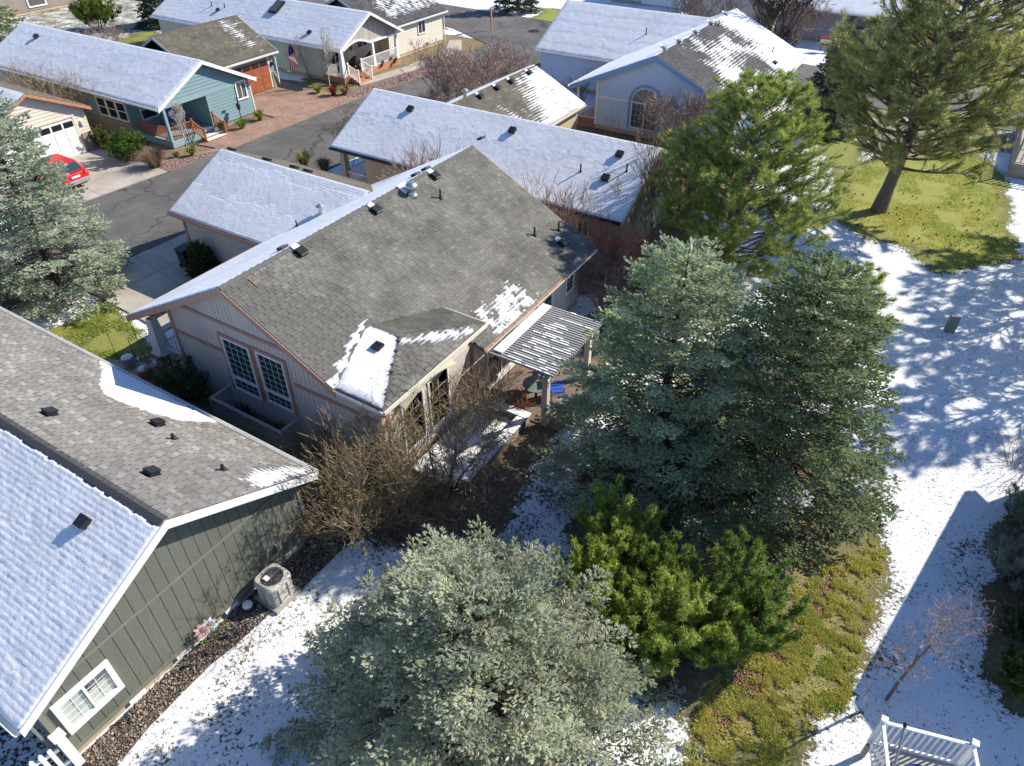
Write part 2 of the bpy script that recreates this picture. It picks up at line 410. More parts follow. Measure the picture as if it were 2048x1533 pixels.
def lap(par, pl, c, sg, a0, a1, z0, top, m, expo=.18, dep=.034, name='lap_siding', hmax=None):
    """horizontal lap siding, too fine to pick apart from here: one part"""
    mb = MB(); z = z0; aa = np.linspace(a0, a1, 121); tt = np.array([top(a) for a in aa]); zm = tt.max() if hmax is None else hmax
    while z < zm-.03:
        z1 = min(z+expo, zm); ok = aa[tt >= z1-.02]
        if len(ok) > 1:
            p, q = ok[0], ok[-1]
            pts = [WP(pl,c,sg,p,z,0.002), WP(pl,c,sg,p,z,dep), WP(pl,c,sg,p,z1,.004), WP(pl,c,sg,p,z1,.002)]
            mb.prism(pts, WP(pl,c,sg,q,z,.002)-WP(pl,c,sg,p,z,.002))
        z += expo
    return mb.build(name, m, par)
class Slope:
    def __init__(s, O, U, D, wu, L):
        s.O = A(*O); s.U = unit(U); s.D = unit(D); s.N = unit(np.cross(s.U, s.D))
        if s.N[2] < 0: s.N = -s.N
        s.wu = wu; s.L = L
    def at(s, u, d, n=0.0): return s.O+s.U*u+s.D*d+s.N*n
    def pix(s, x, y):
        p = PN(x, y, s.O, s.N)-s.O; return float(p@s.U), float(p@s.D)
def shingles(par, S, m, tw=.29, ex=.135, n_ind=0, seed=1, skip=None, thick=.02, name='shingle'):
    rng = np.random.default_rng(seed); rows = int(S.L/ex); cols = int(S.wu/tw)+2
    u, d, w_ = [], [], []
    for r in range(rows):
        off = rng.uniform(0, tw) if r % 2 else rng.uniform(0, tw)
        e = np.concatenate([[0], np.sort(off+np.arange(cols)*tw+rng.uniform(-.05,.05,cols)), [S.wu]]); e = e[(e >= 0) & (e <= S.wu)]
        u += list(e[:-1]); w_ += list(np.diff(e)); d += [r*ex]*(len(e)-1)
    u = np.array(u); d = np.array(d); w_ = np.array(w_); k = w_ > .04
    if skip is not None: k &= ~skip(u+w_/2, d+ex/2)
    u, d, w_ = u[k], d[k], w_[k]; n = len(u)
    rnd = np.clip(rng.normal(.45, .15, n), 0, 1); rnd[rng.random(n) < .06] = 1.0
    g = .011
    def corners(u, d, w_, rnd):
        t = thick*(.8+.6*rnd)
        B = lambda uu, dd, nn: S.O+S.U*uu[:,None]+S.D*dd[:,None]+S.N*nn[:,None]
        z = np.full(len(u), .004)
        return np.stack([B(u+g, d, z), B(u+w_-g, d, z), B(u+w_-g, d+ex, t), B(u+g, d+ex, t), B(u+g, d+ex, z*0), B(u+w_-g, d+ex, z*0)], 1)
    V = corners(u, d, w_, rnd)
    near = np.argsort(np.linalg.norm(V.mean(1)-CAM, axis=1))
    ind = near[:n_ind]; rest = near[n_ind:]
    F = np.array([[0,1,2,3],[3,2,5,4]])
    # pieces that can be picked apart: shared meshes by width and shade
    if n_ind:
        cache = {}
        rot = Matrix((tuple(S.U), tuple(S.D), tuple(S.N))).transposed().to_4x4()
        po = org(par)
        for i in ind:
            key = (int(round(w_[i]/.03)), int(rnd[i]*5.99))
            if key not in cache:
                ww = key[0]*.03; t = thick*(.8+.6*(key[1]+.5)/6)
                me = bpy.data.meshes.new(name)
                me.from_pydata([(g,0,.004),(ww-g,0,.004),(ww-g,ex,t),(g,ex,t),(g,ex,0),(ww-g,ex,0)], [], F.tolist())
                at = me.attributes.new('rnd', 'FLOAT', 'POINT'); at.data.foreach_set('value', [(key[1]+.5)/6]*6)
                me.materials.append(m); cache[key] = me
            o = bpy.data.objects.new(name, cache[key]); C.objects.link(o); o.parent = par
            p = S.at(u[i], d[i])-po; mt = rot.copy(); mt.translation = Vector(p); o.matrix_local = mt
    if len(rest):
        v = V[rest].reshape(-1, 3); f = (np.arange(len(rest))[:,None,None]*6+F[None]).reshape(-1, 4)
        mesh_np('shingle_courses', v, f, m, par, {'rnd': np.repeat(rnd[rest], 6)}, kind='stuff')
    return u, d, w_
def snow_tabs(par, S, prob, seed=1, tw=.2, ex=.145, hgt=.03, name='melting_snow'):
    """thin snow left in strips along the courses"""
    rng = np.random.default_rng(seed); rows = int(S.L/ex); cols = int(S.wu/tw)
    R, Cc = np.meshgrid(np.arange(rows), np.arange(cols), indexing='ij'); u = (Cc.ravel()+rng.uniform(-.3,.3,R.size))*tw; d = R.ravel()*ex
    p = prob(u, d+ex/2); q = rng.random(len(u))
    k = (q < p) & (u > .02) & (u < S.wu-tw); u, d, p = u[k], d[k], p[k]; n = len(u)
    if not n: return
    full = np.clip((p-.55)/.45, 0, 1)
    ww = tw*rng.uniform(.7, 1.25, n)+full*.06; dd = ex*(rng.uniform(.35, .75, n)+full*.55); d0 = d+ex*.02-full*.02
    h = hgt*rng.uniform(.6, 1.2, n)+.012
    B = lambda uu, de, nn: S.O+S.U*uu[:,None]+S.D*de[:,None]+S.N*nn[:,None]
    i = .18*ww; j = .2*dd; o = np.full(n, .001)
    u1 = np.minimum(u+ww, S.wu)
    V = np.stack([B(u, d0, o), B(u1, d0, o), B(u1, d0+dd, o), B(u, d0+dd, o),
                  B(u+i, d0+j*.4, h), B(u1-i, d0+j*.3, h), B(u1-i, d0+dd-j, h), B(u+i, d0+dd-j*1.3, h)], 1)
    F = np.array([[4,5,6,7],[0,1,5,4],[1,2,6,5],[2,3,7,6],[3,0,4,7]])
    mesh_np(name, V.reshape(-1,3), (np.arange(n)[:,None,None]*8+F[None]).reshape(-1,4), M['snow_soft'], par, smooth=False, kind='stuff')
def snow_sheet(par, S, res=.1, th=.035, amp=.014, course=.145, camp=.012, seed=1, u0=0, u1=None, d0=0, d1=None, m='snow_roof', edge=None, name='roof_snow'):
    u1 = S.wu if u1 is None else u1; d1 = S.L if d1 is None else d1
    nu = int((u1-u0)/res)+2; nd = int((d1-d0)/res)+2
    U_, D_ = np.meshgrid(np.linspace(u0, u1, nu), np.linspace(d0, d1, nd), indexing='ij')
    ph = (D_/course+.35*fbm(U_*1.7, D_*1.7, seed+9)) % 1.0
    camp = camp*.62; amp = amp*.75; h = th*.8+camp*(ph**1.5-.5)+amp*2*(fbm(U_*6, D_*6, seed)-.5)+amp*1.4*(vnoise(U_*14, D_*14, seed+5)-.5)
    if edge is not None: h = h-edge(U_, D_)
    e = np.minimum.reduce([U_-u0, u1-U_, D_-d0, d1-D_]); h = np.where(e < 1e-6, 0.0, np.maximum(h, -.02))
    D2 = D_+np.where((D_ >= d1-1e-6), .02*(fbm(U_*4, U_*0, seed)-.3), 0)
    v = S.O+U_[...,None]*S.U+D2[...,None]*S.D+h[...,None]*S.N
    I = np.arange(nu*nd).reshape(nu, nd); f = np.stack([I[:-1,:-1], I[1:,:-1], I[1:,1:], I[:-1,1:]], -1).reshape(-1,4)
    if np.cross(S.U, S.D)@S.N < 0: f = f[:, ::-1]
    thin = (.16+.5*np.clip((.42-ph)*2, 0, 1)*(.35+.9*vnoise(U_*5, D_*5, seed+6)))*(1 if m == 'snow_roof' else .25)+.5*np.clip(fbm(U_*.6, D_*.6, seed+40)-.48, 0, 1)  # rows darkened along each course: thinner snow plus the painted shadow under the course
    return mesh_np(name, v.reshape(-1,3), f, M[m], par, {'thin': np.clip(thin, 0, .8).ravel()}, smooth=True)
def melt_snow(par, S, cov, u0=0, u1=None, d0=0, d1=None, ru=.06, rd=.036, th=.03, course=.145, seed=1, cs=.22, ns=.9, nf=3.0, name='melting_snow'):
    """snow that has partly melted off a shingle slope: lies thickest against each course"""
    u1 = S.wu if u1 is None else u1; d1 = S.L if d1 is None else d1
    U_, D_ = np.meshgrid(np.arange(u0, u1, ru), np.arange(d0, d1, rd), indexing='ij')
    ph = (D_/course) % 1.0; row = np.floor(D_/course)
    k = cov(U_, D_)+ns*(fbm(U_*nf, D_*nf, seed)-.5)+.35*ns*(vnoise(U_*3.2, row*3.7, seed+4)-.5)+.3*ns*(vnoise(U_*13, D_*13, seed+8)-.5)+cs*(.5-ph)-.5
    h = .004+th*.7*np.clip(k*1.4, 0, 1)+.008*(vnoise(U_*11, D_*11, seed+2)-.5)
    on = k > 0; h = np.where(on, np.maximum(h, .008), -.012)
    I = np.arange(U_.size).reshape(U_.shape); f = np.stack([I[:-1,:-1], I[1:,:-1], I[1:,1:], I[:-1,1:]], -1)
    q = on[:-1,:-1] | on[1:,:-1] | on[1:,1:] | on[:-1,1:]; f = f[q]
    if not len(f): return
    if np.cross(S.U, S.D)@S.N < 0: f = f[:, ::-1]
    v = (S.O+U_[...,None]*S.U+D_[...,None]*S.D+(h+.012)[...,None]*S.N).reshape(-1,3)
    ids, inv = np.unique(f, return_inverse=True)
    return mesh_np(name, v[ids], inv.reshape(-1,4), M['snow_soft'], par, {'thin': np.clip(.95-k*2.0, 0, .92).ravel()[ids]}, smooth=True, kind='stuff')
def gable(root, ax, u0, u1, v0, v1, ze, zr, ou0=.35, ou1=.35, ov=.4, wall='tan_siding', trim='white_paint', deck='shingle_grey', body=None, gut=(1,1), gutm='white_paint', found=.3, rake=.2, foundm='foundation', cut=None):
    """gable roof over walls. ax: ridge direction; u along it, v across. returns slopes for v0 and v1 side, roof underside f(v), W"""
    W = (lambda u, v, z: A(u, v, z)) if ax == 'X' else (lambda u, v, z: A(v, u, z))
    vm = (v0+v1)/2; sl = (zr-ze)/(vm-v0); th = .13
    fz = lambda v: zr-sl*abs(v-vm)
    for a, b in (body or [((u0+ou0, u1-ou1), (v0+ov, v1-ov))]):
        pts = [W(a[0], b[0], found), W(a[0], b[0], fz(b[0])-th)]
        if b[0] < vm < b[1]: pts.append(W(a[0], vm, zr-th))
        pts += [W(a[0], b[1], fz(b[1])-th), W(a[0], b[1], found)]
        MB().prism(pts, W(a[1]-a[0], 0, 0)).build('walls', M[wall], root)
        MB().box(W(a[0]+.03, b[0]+.03, 0), W(a[1]-.03, b[1]-.03, found)).build('foundation', M[foundm], root)
    S = []
    for side, ve in ((0, v0), (1, v1)):
        vc = cut[1] if cut and side == 1 else ve; zc = fz(vc)
        pts = [W(u0, vm, zr), W(u0, vc, zc), W(u0, vc, zc-th), W(u0, vm, zr-th)]
        MB().prism(pts, W(u1-u0, 0, 0)).build('roof_slope', M[deck], root)
        if vc != ve: MB().prism([W(cut[0], vc, zc), W(cut[0], ve, ze), W(cut[0], ve, ze-th), W(cut[0], vc, zc-th)], W(u1-cut[0], 0, 0)).build('roof_slope', M[deck], root)
        S.append(Slope(W(u0, vm, zr), W(1,0,0), W(0, ve-vm, ze-zr), u1-u0, math.hypot(ve-vm, ze-zr)))
        for uu, s in ((u0, -1), (u1, 1)):
            vk, zk = (vc, zc) if s < 0 else (ve, ze)
            pts = [W(uu, vm, zr-.012), W(uu, vk, zk-.012), W(uu, vk, zk-.012-rake), W(uu, vm, zr-.012-rake)]
            MB().prism(pts, W(s*.035, 0, 0)).build('rake_board', M[trim], root)
        if gut[side]:
            s = -1 if side == 0 else 1
            g = MB(); pr = [(0,-.02),(0,-.14),(.1,-.14),(.125,-.02),(.112,-.02),(.09,-.127),(.012,-.127),(.012,-.02)]
            g.prism([W(u0+.02, ve+s*(.002+a), ze+b) for a, b in pr], W(u1-u0-.04, 0, 0)); g.build('gutter', M[gutm], root)
        else:
            s = -1 if side == 0 else 1
            MB().box(W((cut[0] if cut else u0)+.02, ve, ze-.16), W(u1-.02, ve+s*.03, ze-.01)).build('fascia_board', M[trim], root)
    return S[0], S[1], fz, W
def ridge_caps(par, p, q, m, n=0, w_=.15, drop=.07, step=.28):
    p = A(*p); q = A(*q); L = np.linalg.norm(q-p); t = (q-p)/L; r = unit(np.cross(t, (0,0,1))); k = max(1, int(L/step)); st = L/k
    me = None
    for i in range(k):
        a = p+t*st*i; b = a+t*(st-.012)
        mb = MB(); lo = A(0,0,.012); hi = A(0,0,.03)
        for s in (-1, 1): mb.poly([a+lo, b+hi, b+hi+r*s*w_-A(0,0,drop), a+lo+r*s*w_-A(0,0,drop)])
        mb.poly([b+hi, b+hi-r*w_-A(0,0,drop), b+r*0, b+hi+r*w_-A(0,0,drop)])
        if me is None:
            o0 = mb.build('ridge_cap', m, par); me = o0.data
            at = me.attributes.new('rnd', 'FLOAT', 'POINT'); at.data.foreach_set('value', [.25]*len(me.vertices)); first = o0
        else:
            o = bpy.data.objects.new('ridge_cap', me); C.objects.link(o); o.parent = par; o.location = tuple(t*st*i)
def roof_vent(par, S, px, py, s=.36, m='black_metal', h=.13, snow=True):
    s *= .82; h *= .75; u, d = S.pix(px, py); v = MB(); q = lambda a, b, n: S.at(u+a, d+b, n)
    v.prism([q(-s*.62,-s*.55,.012), q(s*.62,-s*.55,.012), q(s*.62,s*.62,.022), q(-s*.62,s*.62,.022)], S.N*.012)
    v.prism([q(-s*.5,-s*.45,.02), q(s*.5,-s*.45,.02), q(s*.5,s*.5,.03), q(-s*.5,s*.5,.03)], S.N*h)
    o = v.build('roof_vent', M[m], par, bevel=.015)
    c = MB(); c.prism([q(-s*.56,-s*.5,h+.02), q(s*.56,-s*.5,h+.02), q(s*.56,s*.58,h+.03), q(-s*.56,s*.58,h+.03)], S.N*.03); c.build('vent_hood', M[m], o, bevel=.012)
    if snow:
        c = MB(); c.prism([q(-s*.5,-s*1.1,.02), q(s*.35,-s*1.2,.02), q(s*.45,-s*.5,.02), q(-s*.45,-s*.5,.02)], S.N*.07); c.build('snow_patch', M['snow_soft'], o, bevel=.03)
    return o
def vent_pipe(par, S, px, py, h=.4, r=.04, m='dark_plastic'):
    u, d = S.pix(px, py); b = S.at(u, d)
    o = MB().tube(b-A(0,0,.05), b+A(0,0,h), r, r, 10).build('vent_pipe', M[m], par, smooth=False)
    MB().tube(b-A(0,0,.04), b+A(0,0,.1), r*2.6, r*1.2, 12).build('pipe_flashing', M[m], o)
    return o
def downspout(par, pts, m='white_paint'):
    mb = MB()
    for a, b in zip(pts[:-1], pts[1:]): mb.bar(a, b, .07, .06, (1,0,0) if abs(b[2]-a[2]) > .3 else (0,0,1))
    return mb.build('downspout', M[m], par)
def railing(par, p, q, z0, z1, m='white_vinyl', sp=.12, bw=.032, posts=(0,0), name='railing', pm=None):
    p = A(*p[:2], 0); q = A(*q[:2], 0); dz = A(0,0,1); L = np.linalg.norm(q-p); n = max(2, int(L/sp))
    za = z0 if np.ndim(z0) else (z0, z0); zb = z1 if np.ndim(z1) else (z1, z1)
    rl = MB(); rl.bar(p+dz*(zb[0]-.03), q+dz*(zb[1]-.03), .07, .05); rl.bar(p+dz*(za[0]+.08), q+dz*(za[1]+.08), .05, .05)
    r_ = rl.build(name, M[m], par)
    for i in range(1, n):
        t = i/n; c = p+(q-p)*t; MB().bar(c+dz*(za[0]*(1-t)+za[1]*t+.06), c+dz*(zb[0]*(1-t)+zb[1]*t-.05), bw, bw, unit(q-p)).build('baluster', M[m], r_)
    for e, (pt, a, b) in zip(posts, ((p, za[0], zb[0]), (q, za[1], zb[1]))):
        if e:
            MB().bar(pt+dz*(a-.02), pt+dz*(b+.08), .1, .1, (1,0,0)).build('post', M[pm or m], r_)
            MB().prism([pt+A(-.07,-.07,b+.08), pt+A(.07,-.07,b+.08), pt+A(.07,.07,b+.08), pt+A(-.07,.07,b+.08)], (0,0,.04)).build('post_cap', M[pm or m], r_)
    return r_

# ------------------------------------------------------------------ vegetation helpers
def frames(ax):
    ref = np.where(np.abs(ax[:,2:3]) < .9, A(0,0,1)[None], A(1,0,0)[None]); p = np.cross(ax, ref); p /= np.linalg.norm(p, axis=1)[:,None]
    return p, np.cross(ax, p)
def nrm(v): return v/np.maximum(np.linalg.norm(v, axis=1)[:,None], 1e-9)
def tubes(seg, n=3):
    """seg: rows p0(3) p1(3) r0 r1"""
    s = np.asarray(seg, float); p0, p1 = s[:,0:3], s[:,3:6]; p, q = frames(nrm(p1-p0)); V = []
    for c, r in ((p0, s[:,6:7]), (p1, s[:,7:8])):
        for k in range(n):
            a = 2*pi*k/n; V.append(c+(p*cos(a)+q*sin(a))*r)
    V = np.stack(V, 1).reshape(-1,3); F = np.array([[k, (k+1) % n, n+(k+1) % n, n+k] for k in range(n)])
    return V, (np.arange(len(s))[:,None,None]*2*n+F[None]).reshape(-1,4)
def ribbons(seg, rng):
    """the finest twigs: one narrow strip each"""
    s = np.asarray(seg, float); p0, p1 = s[:,0:3], s[:,3:6]; p, q = frames(nrm(p1-p0)); a = rng.uniform(0, pi, len(s))[:,None]; d = p*np.cos(a)+q*np.sin(a)
    V = np.stack([p0-d*s[:,6:7]*1.25, p0+d*s[:,6:7]*1.25, p1+d*s[:,7:8]*1.25, p1-d*s[:,7:8]*1.25], 1).reshape(-1,3)
    return V, np.arange(len(s)*4).reshape(-1,4)
def brush(b, ax, ln, wd, col, rng, nd=6, nl=.034, core=2, tipcol=None):
    """conifer shoots: crossed diamonds and a brush of needles. returns verts, tris, colours"""
    N = len(b); p, q = frames(ax); V = []; F = []; Cc = []; o = 0
    tip = b+ax*ln[:,None]; mid = b+ax*(ln*.6)[:,None]; a0 = rng.uniform(0, pi, N)
    tc = col if tipcol is None else tipcol
    for k in range(core):
        a = a0+pi*k/core; s = p*np.cos(a)[:,None]+q*np.sin(a)[:,None]
        V.append(np.stack([b, mid+s*wd[:,None], tip, mid-s*wd[:,None]], 1)); F.append(np.arange(N)[:,None,None]*4+np.array([[0,1,2],[0,2,3]])[None]+o); o += N*4
        Cc.append(np.stack([col, col, tc, col], 1))
    for k in range(nd):
        t = (k+.5)/nd; a = a0+k*2.4; s = p*np.cos(a)[:,None]+q*np.sin(a)[:,None]; tg = -p*np.sin(a)[:,None]+q*np.cos(a)[:,None]
        c = b+ax*(ln*t)[:,None]; e = c+s*(nl*1.0)+ax*(nl*.8)
        V.append(np.stack([c-tg*.009, c+tg*.009, e], 1)); F.append(np.arange(N)[:,None,None]*3+np.array([[0,1,2]])[None]+o); o += N*3
        Cc.append(np.stack([tc]*3, 1))
    return np.concatenate([v.reshape(-1,3) for v in V]), np.concatenate([f.reshape(-1,3) for f in F]), np.concatenate([c.reshape(-1,3) for c in Cc])
def tufts(b, ax, nl, k, spread, wd, col, rng):
    """long-needle tufts"""
    N = len(b); p, q = frames(ax); B = np.repeat(b, k, 0); ph = rng.uniform(0, 2*pi, N*k); th = np.radians(spread)*np.sqrt(rng.uniform(.02, 1, N*k))
    X = np.repeat(ax, k, 0); Pp = np.repeat(p, k, 0); Q = np.repeat(q, k, 0)
    s = Pp*np.cos(ph)[:,None]+Q*np.sin(ph)[:,None]; d = X*np.cos(th)[:,None]+s*np.sin(th)[:,None]
    ll = np.repeat(nl, k)*rng.uniform(.7, 1.15, N*k); tg = np.cross(d, X+.01); tg = nrm(tg)*wd
    st = B+X*rng.uniform(-.05, .03, N*k)[:,None]
    V = np.stack([st-tg*.5, st+tg*.5, st+d*ll[:,None]], 1); cc = np.repeat(col, k, 0)*rng.uniform(.75, 1.25, N*k)[:,None]
    return V.reshape(-1,3), np.arange(N*k*3).reshape(-1,3), np.repeat(np.clip(cc, 0, 1), 3, 0)
def spruce(label, base, h, R, seed, cols, ds=1.0, cat='tree', group='spruce trees', snow=0, cones=0, name='spruce_tree', whorl=0, nd=3, low=.01, prof=.8, sl=.14, conetop=.72, nb_=300, bough=1.05, fr=.2, fmax=.55, jit=(.82,1.14)):
    rng = np.random.default_rng(seed); root = thing(name, (base[0], base[1], 0), label, cat, group)
    bx = A(base[0], base[1], 0); sh_b, sh_a, sh_l, sh_c, wood, sn = [], [], [], [], [], []
    up = A(0,0,1); nbough = int(nb_)
    # boughs over the crown, evenly by area; each a flat spray of fronds, each frond two rows of shoots
    tt_ = np.linspace(0, 1, 400); wt = (1-tt_)**prof*R+.12; cdf = np.cumsum(wt); cdf /= cdf[-1]
    for i in range(nbough):
        t = float(np.interp((i+rng.random())/nbough, cdf, tt_)); z = max(.22, low*h+(h*.985-low*h)*t); az = i*2.39996+rng.uniform(-.25,.25)
        rm = R*(1-t)**prof+.10; L = rm*(rng.uniform(*jit) if rng.random() > .18 else rng.uniform(.45,.75))
        sl_a = (.75*t**1.5-.30*(1-t))+rng.uniform(-.1,.1); dr = A(cos(az), sin(az), 0); sd_ = A(-sin(az), cos(az), 0)
        ax0 = unit(dr+up*(sl_a+.22*(1-t))); end = bx+dr*L+up*(z+L*sl_a*.9); reach = min(L*.92, bough*rng.uniform(.85,1.2)*(1 if L > .7 else .8))
        o0 = bx+up*(z+.02); wood.append(np.r_[o0, end-ax0*reach*.4, .010+.006*L, .006][None])
        m_ = max(2, int(reach/fr)); pos = np.repeat(np.arange(m_)*fr+fr*.5, 2)[:, None]; sg = np.tile(A(-1,1), m_)[:, None]; m2 = len(pos)
        fo = end[None]-ax0[None]*pos+rng.normal(0,.03,(m2,3)); ang = np.radians(rng.uniform(38,64,m2))[:, None]
        fd = nrm(ax0[None]*np.cos(ang)+sd_[None]*sg*np.sin(ang)+up[None]*rng.uniform(-.32,.10,m2)[:, None])
        fl = np.clip(.16+pos[:,0]*.62, .14, fmax)*rng.uniform(.8,1.2,m2)
        fo = np.r_[fo, [end-ax0*.05, end-ax0*reach*.5, end-ax0*reach*.25]]; fd = np.r_[fd, [ax0, nrm((ax0+up*.35)[None])[0], nrm((ax0+up*.3)[None])[0]]]; fl = np.r_[fl, [.22, .3, .26]]
        cb = (cols[0]*(1-(u_ := rng.random()))+cols[1]*u_)*rng.uniform(.8,1.18); white = rng.random() < snow*(1-t)
        for sgn in (-1, 0, 1):
            K = max(2, int(fl.max()/(sl*.62))); q = (np.arange(K)+.6)/K
            if sgn == 0: q = A(.92)
            n_ = len(fo)*len(q); qq = np.tile(q, len(fo)); F0 = np.repeat(fo, len(q), 0); D0 = np.repeat(fd, len(q), 0); LL = np.repeat(fl, len(q))
            O = F0+D0*(LL*qq)[:, None]-up[None]*(.10*(LL*qq)**1.0)[:, None]+rng.normal(0,.012,(n_,3))
            pr = nrm(np.cross(D0, up[None])); lift = rng.uniform(-.08,.5,n_)[:, None]
            ax = nrm(D0*.78+pr*sgn*rng.uniform(.45,.95,n_)[:, None]+up[None]*lift)
            use = np.ones(n_, bool) if sgn == 0 else rng.random(n_) < np.clip(LL/(sl*.62*K), .3, 1)
            O, ax = O[use], ax[use]; n_ = len(O); ln_ = sl*rng.uniform(.75,1.2,n_)*(1.0 if sgn == 0 else np.clip(1.15-.4*qq[use], .6, 1.1))
            c = cb[None]*(1+rng.normal(0,.10,(n_,1))); g = rng.random((n_,1))**3*.55; c = c*(1-g)+cols[2][None]*g
            if white: wm = rng.random(n_) < .5; c[wm] = A(.85,.87,.9)
            sh_b.append(O); sh_a.append(ax); sh_l.append(ln_); sh_c.append(c)
    # leader
    for z in np.linspace(h-.55, h, 7):
        sh_b.append(bx[None]+A(0,0,z)); sh_a.append(nrm(A(rng.normal(0,.25), rng.normal(0,.25), 1)[None])); sh_l.append(A(sl*1.5)); sh_c.append(cols[1][None])
    b = np.concatenate(sh_b); ax = np.concatenate(sh_a); ln = np.concatenate(sh_l); c = np.clip(np.concatenate(sh_c), .01, .95)
    v, f, cc = brush(b, ax, ln, ln*.19+.004, c, rng, nd=nd, nl=.045, core=2, tipcol=np.clip(c*1.25, 0, .95))
    mesh_np('crown', v, f, M['needles'], root, {'col': cc})
    v, f = tubes(np.concatenate(wood), 3); mesh_np('branches', v, f, M['bark_dark'], root, kind='stuff')
    tr = MB(); r0 = .035*h*.5+.04; 
    for i in range(6): tr.tube(bx+A(0,0,h*i/6), bx+A(0,0,h*(i+1)/6), r0*(1-i/6)+.01, r0*(1-(i+1)/6)+.01, 9, cap=False)
    tr.build('trunk', M['bark_dark'], root)
    if cones:
        cm = None; top = [q for q in range(len(b)) if b[q,2] > h*conetop]; rng.shuffle(top)
        for q in top[:cones]:
            p = b[q]+ax[q]*.05
            if cm is None:
                o = MB().lathe(bx, [(.006,0),(.024,-.025),(.027,-.06),(.02,-.1),(.006,-.125)], 7).build('cone', M['cone_brown'], root, smooth=True); cm = o.data
            else:
                o = bpy.data.objects.new('cone', cm); C.objects.link(o); o.parent = root
            o.location = tuple(p-bx); o.rotation_euler = (rng.uniform(-.35,.35), rng.uniform(-.35,.35), 0)
    return root
def pine(label, base, h, R, seed, cols, group='pine trees', z0=.15, nlimb=60, nl=.17, k=16, dens=1.0, name='pine_tree', trunk_r=.2, lean=(0,0), up=.45, wd=.011, sub=7, bark='bark_grey', top=.35):
    rng = np.random.default_rng(seed); root = thing(name, (base[0], base[1], 0), label, 'tree', group); bx = A(base[0], base[1], 0)
    tp = lambda z: bx+A(lean[0]*(z/h), lean[1]*(z/h), 0)+A(0,0,1)*z
    wood = []; tb, ta, tc, tl = [], [], [], []
    for i in range(nlimb):
        t = z0+(1-z0)*((i+.5)/nlimb)**.9; z = t*h; az = i*2.39996+rng.uniform(-.3,.3)
        pr = min(1, ((t-z0)/.22)*.5+.55) if t < .5 else 1.0
        L = R*pr*((1-t)**.62)*rng.uniform(.75,1.12)+top
        dr = A(cos(az), sin(az), 0); el = rng.uniform(-.12,.2)+up*t
        bend = rng.uniform(.15,.45); P0 = tp(z)
        cur = lambda s: P0+dr*(L*s)+A(0,0,1)*(L*(el*s+bend*s*s))
        pts = [cur(s) for s in np.linspace(0, 1, 6)]; r0 = trunk_r*.32*(1-t*.75)+.008
        for a, (p, q) in enumerate(zip(pts[:-1], pts[1:])): wood.append((*p, *q, r0*(1-a/6), r0*(1-(a+1)/6)))
        ns = max(3, int(sub*L/R+2))
        ends = [(cur(.8), unit(cur(1)-cur(.8)), L*.2)]
        for j in range(ns):
            s = rng.uniform(.3, .97); o = cur(s); sd_ = A(-dr[1], dr[0], 0)*rng.choice((-1,1))
            d = unit(dr*rng.uniform(.4,.9)+sd_*rng.uniform(.3,.9)+A(0,0,1)*rng.uniform(0,.75)); ll = rng.uniform(.25,.5)*L*(1.15-s*.6)
            ends.append((o, d, ll)); e = o+d*ll+A(0,0,.12*ll); wood.append((*o, *e, r0*.4, r0*.12))
            for _ in range(3):
                s2 = rng.uniform(.3,.95); o2 = o+d*ll*s2; d2 = unit(d+rng.normal(0,.55,3)+A(0,0,.35)); l2 = ll*rng.uniform(.25,.5); ends.append((o2, d2, l2)); e2 = o2+d2*l2; wood.append((*o2, *e2, r0*.2, r0*.08))
        cb = cols[0]*(1-(g := rng.random()))+cols[1]*g
        for o, d, ll in ends:
            m_ = max(2, int(ll/.11*dens)); s = np.linspace(.35, 1.02, m_)
            tb.append(o+d*(ll*s)[:,None]); n_ = len(s); ta.append(nrm(d[None]+rng.normal(0,.28,(n_,3))+A(0,0,.25)[None])); tl.append(np.full(n_, nl)*rng.uniform(.8,1.15,n_))
            c = cb[None]*rng.uniform(.75,1.25,(n_,1)); y = (rng.random((n_,1)) < .12); c = np.where(y, cols[2][None], c); tc.append(c)
    b = np.concatenate(tb); v, f, cc = tufts(b, np.concatenate(ta), np.concatenate(tl), k, 62, wd, np.concatenate(tc), rng)
    mesh_np('crown', v, f, M['needles'], root, {'col': cc})
    v, f = tubes(wood, 3); mesh_np('limbs', v, f, M[bark], root)
    tr = MB(); n = 10
    for i in range(n): tr.tube(tp(h*i/n), tp(h*(i+1)/n), trunk_r*(1-.93*i/n)*(1.25 if i == 0 else 1), trunk_r*(1-.93*(i+1)/n), 12, cap=False)
    tr.build('trunk', M[bark], root)
    return root
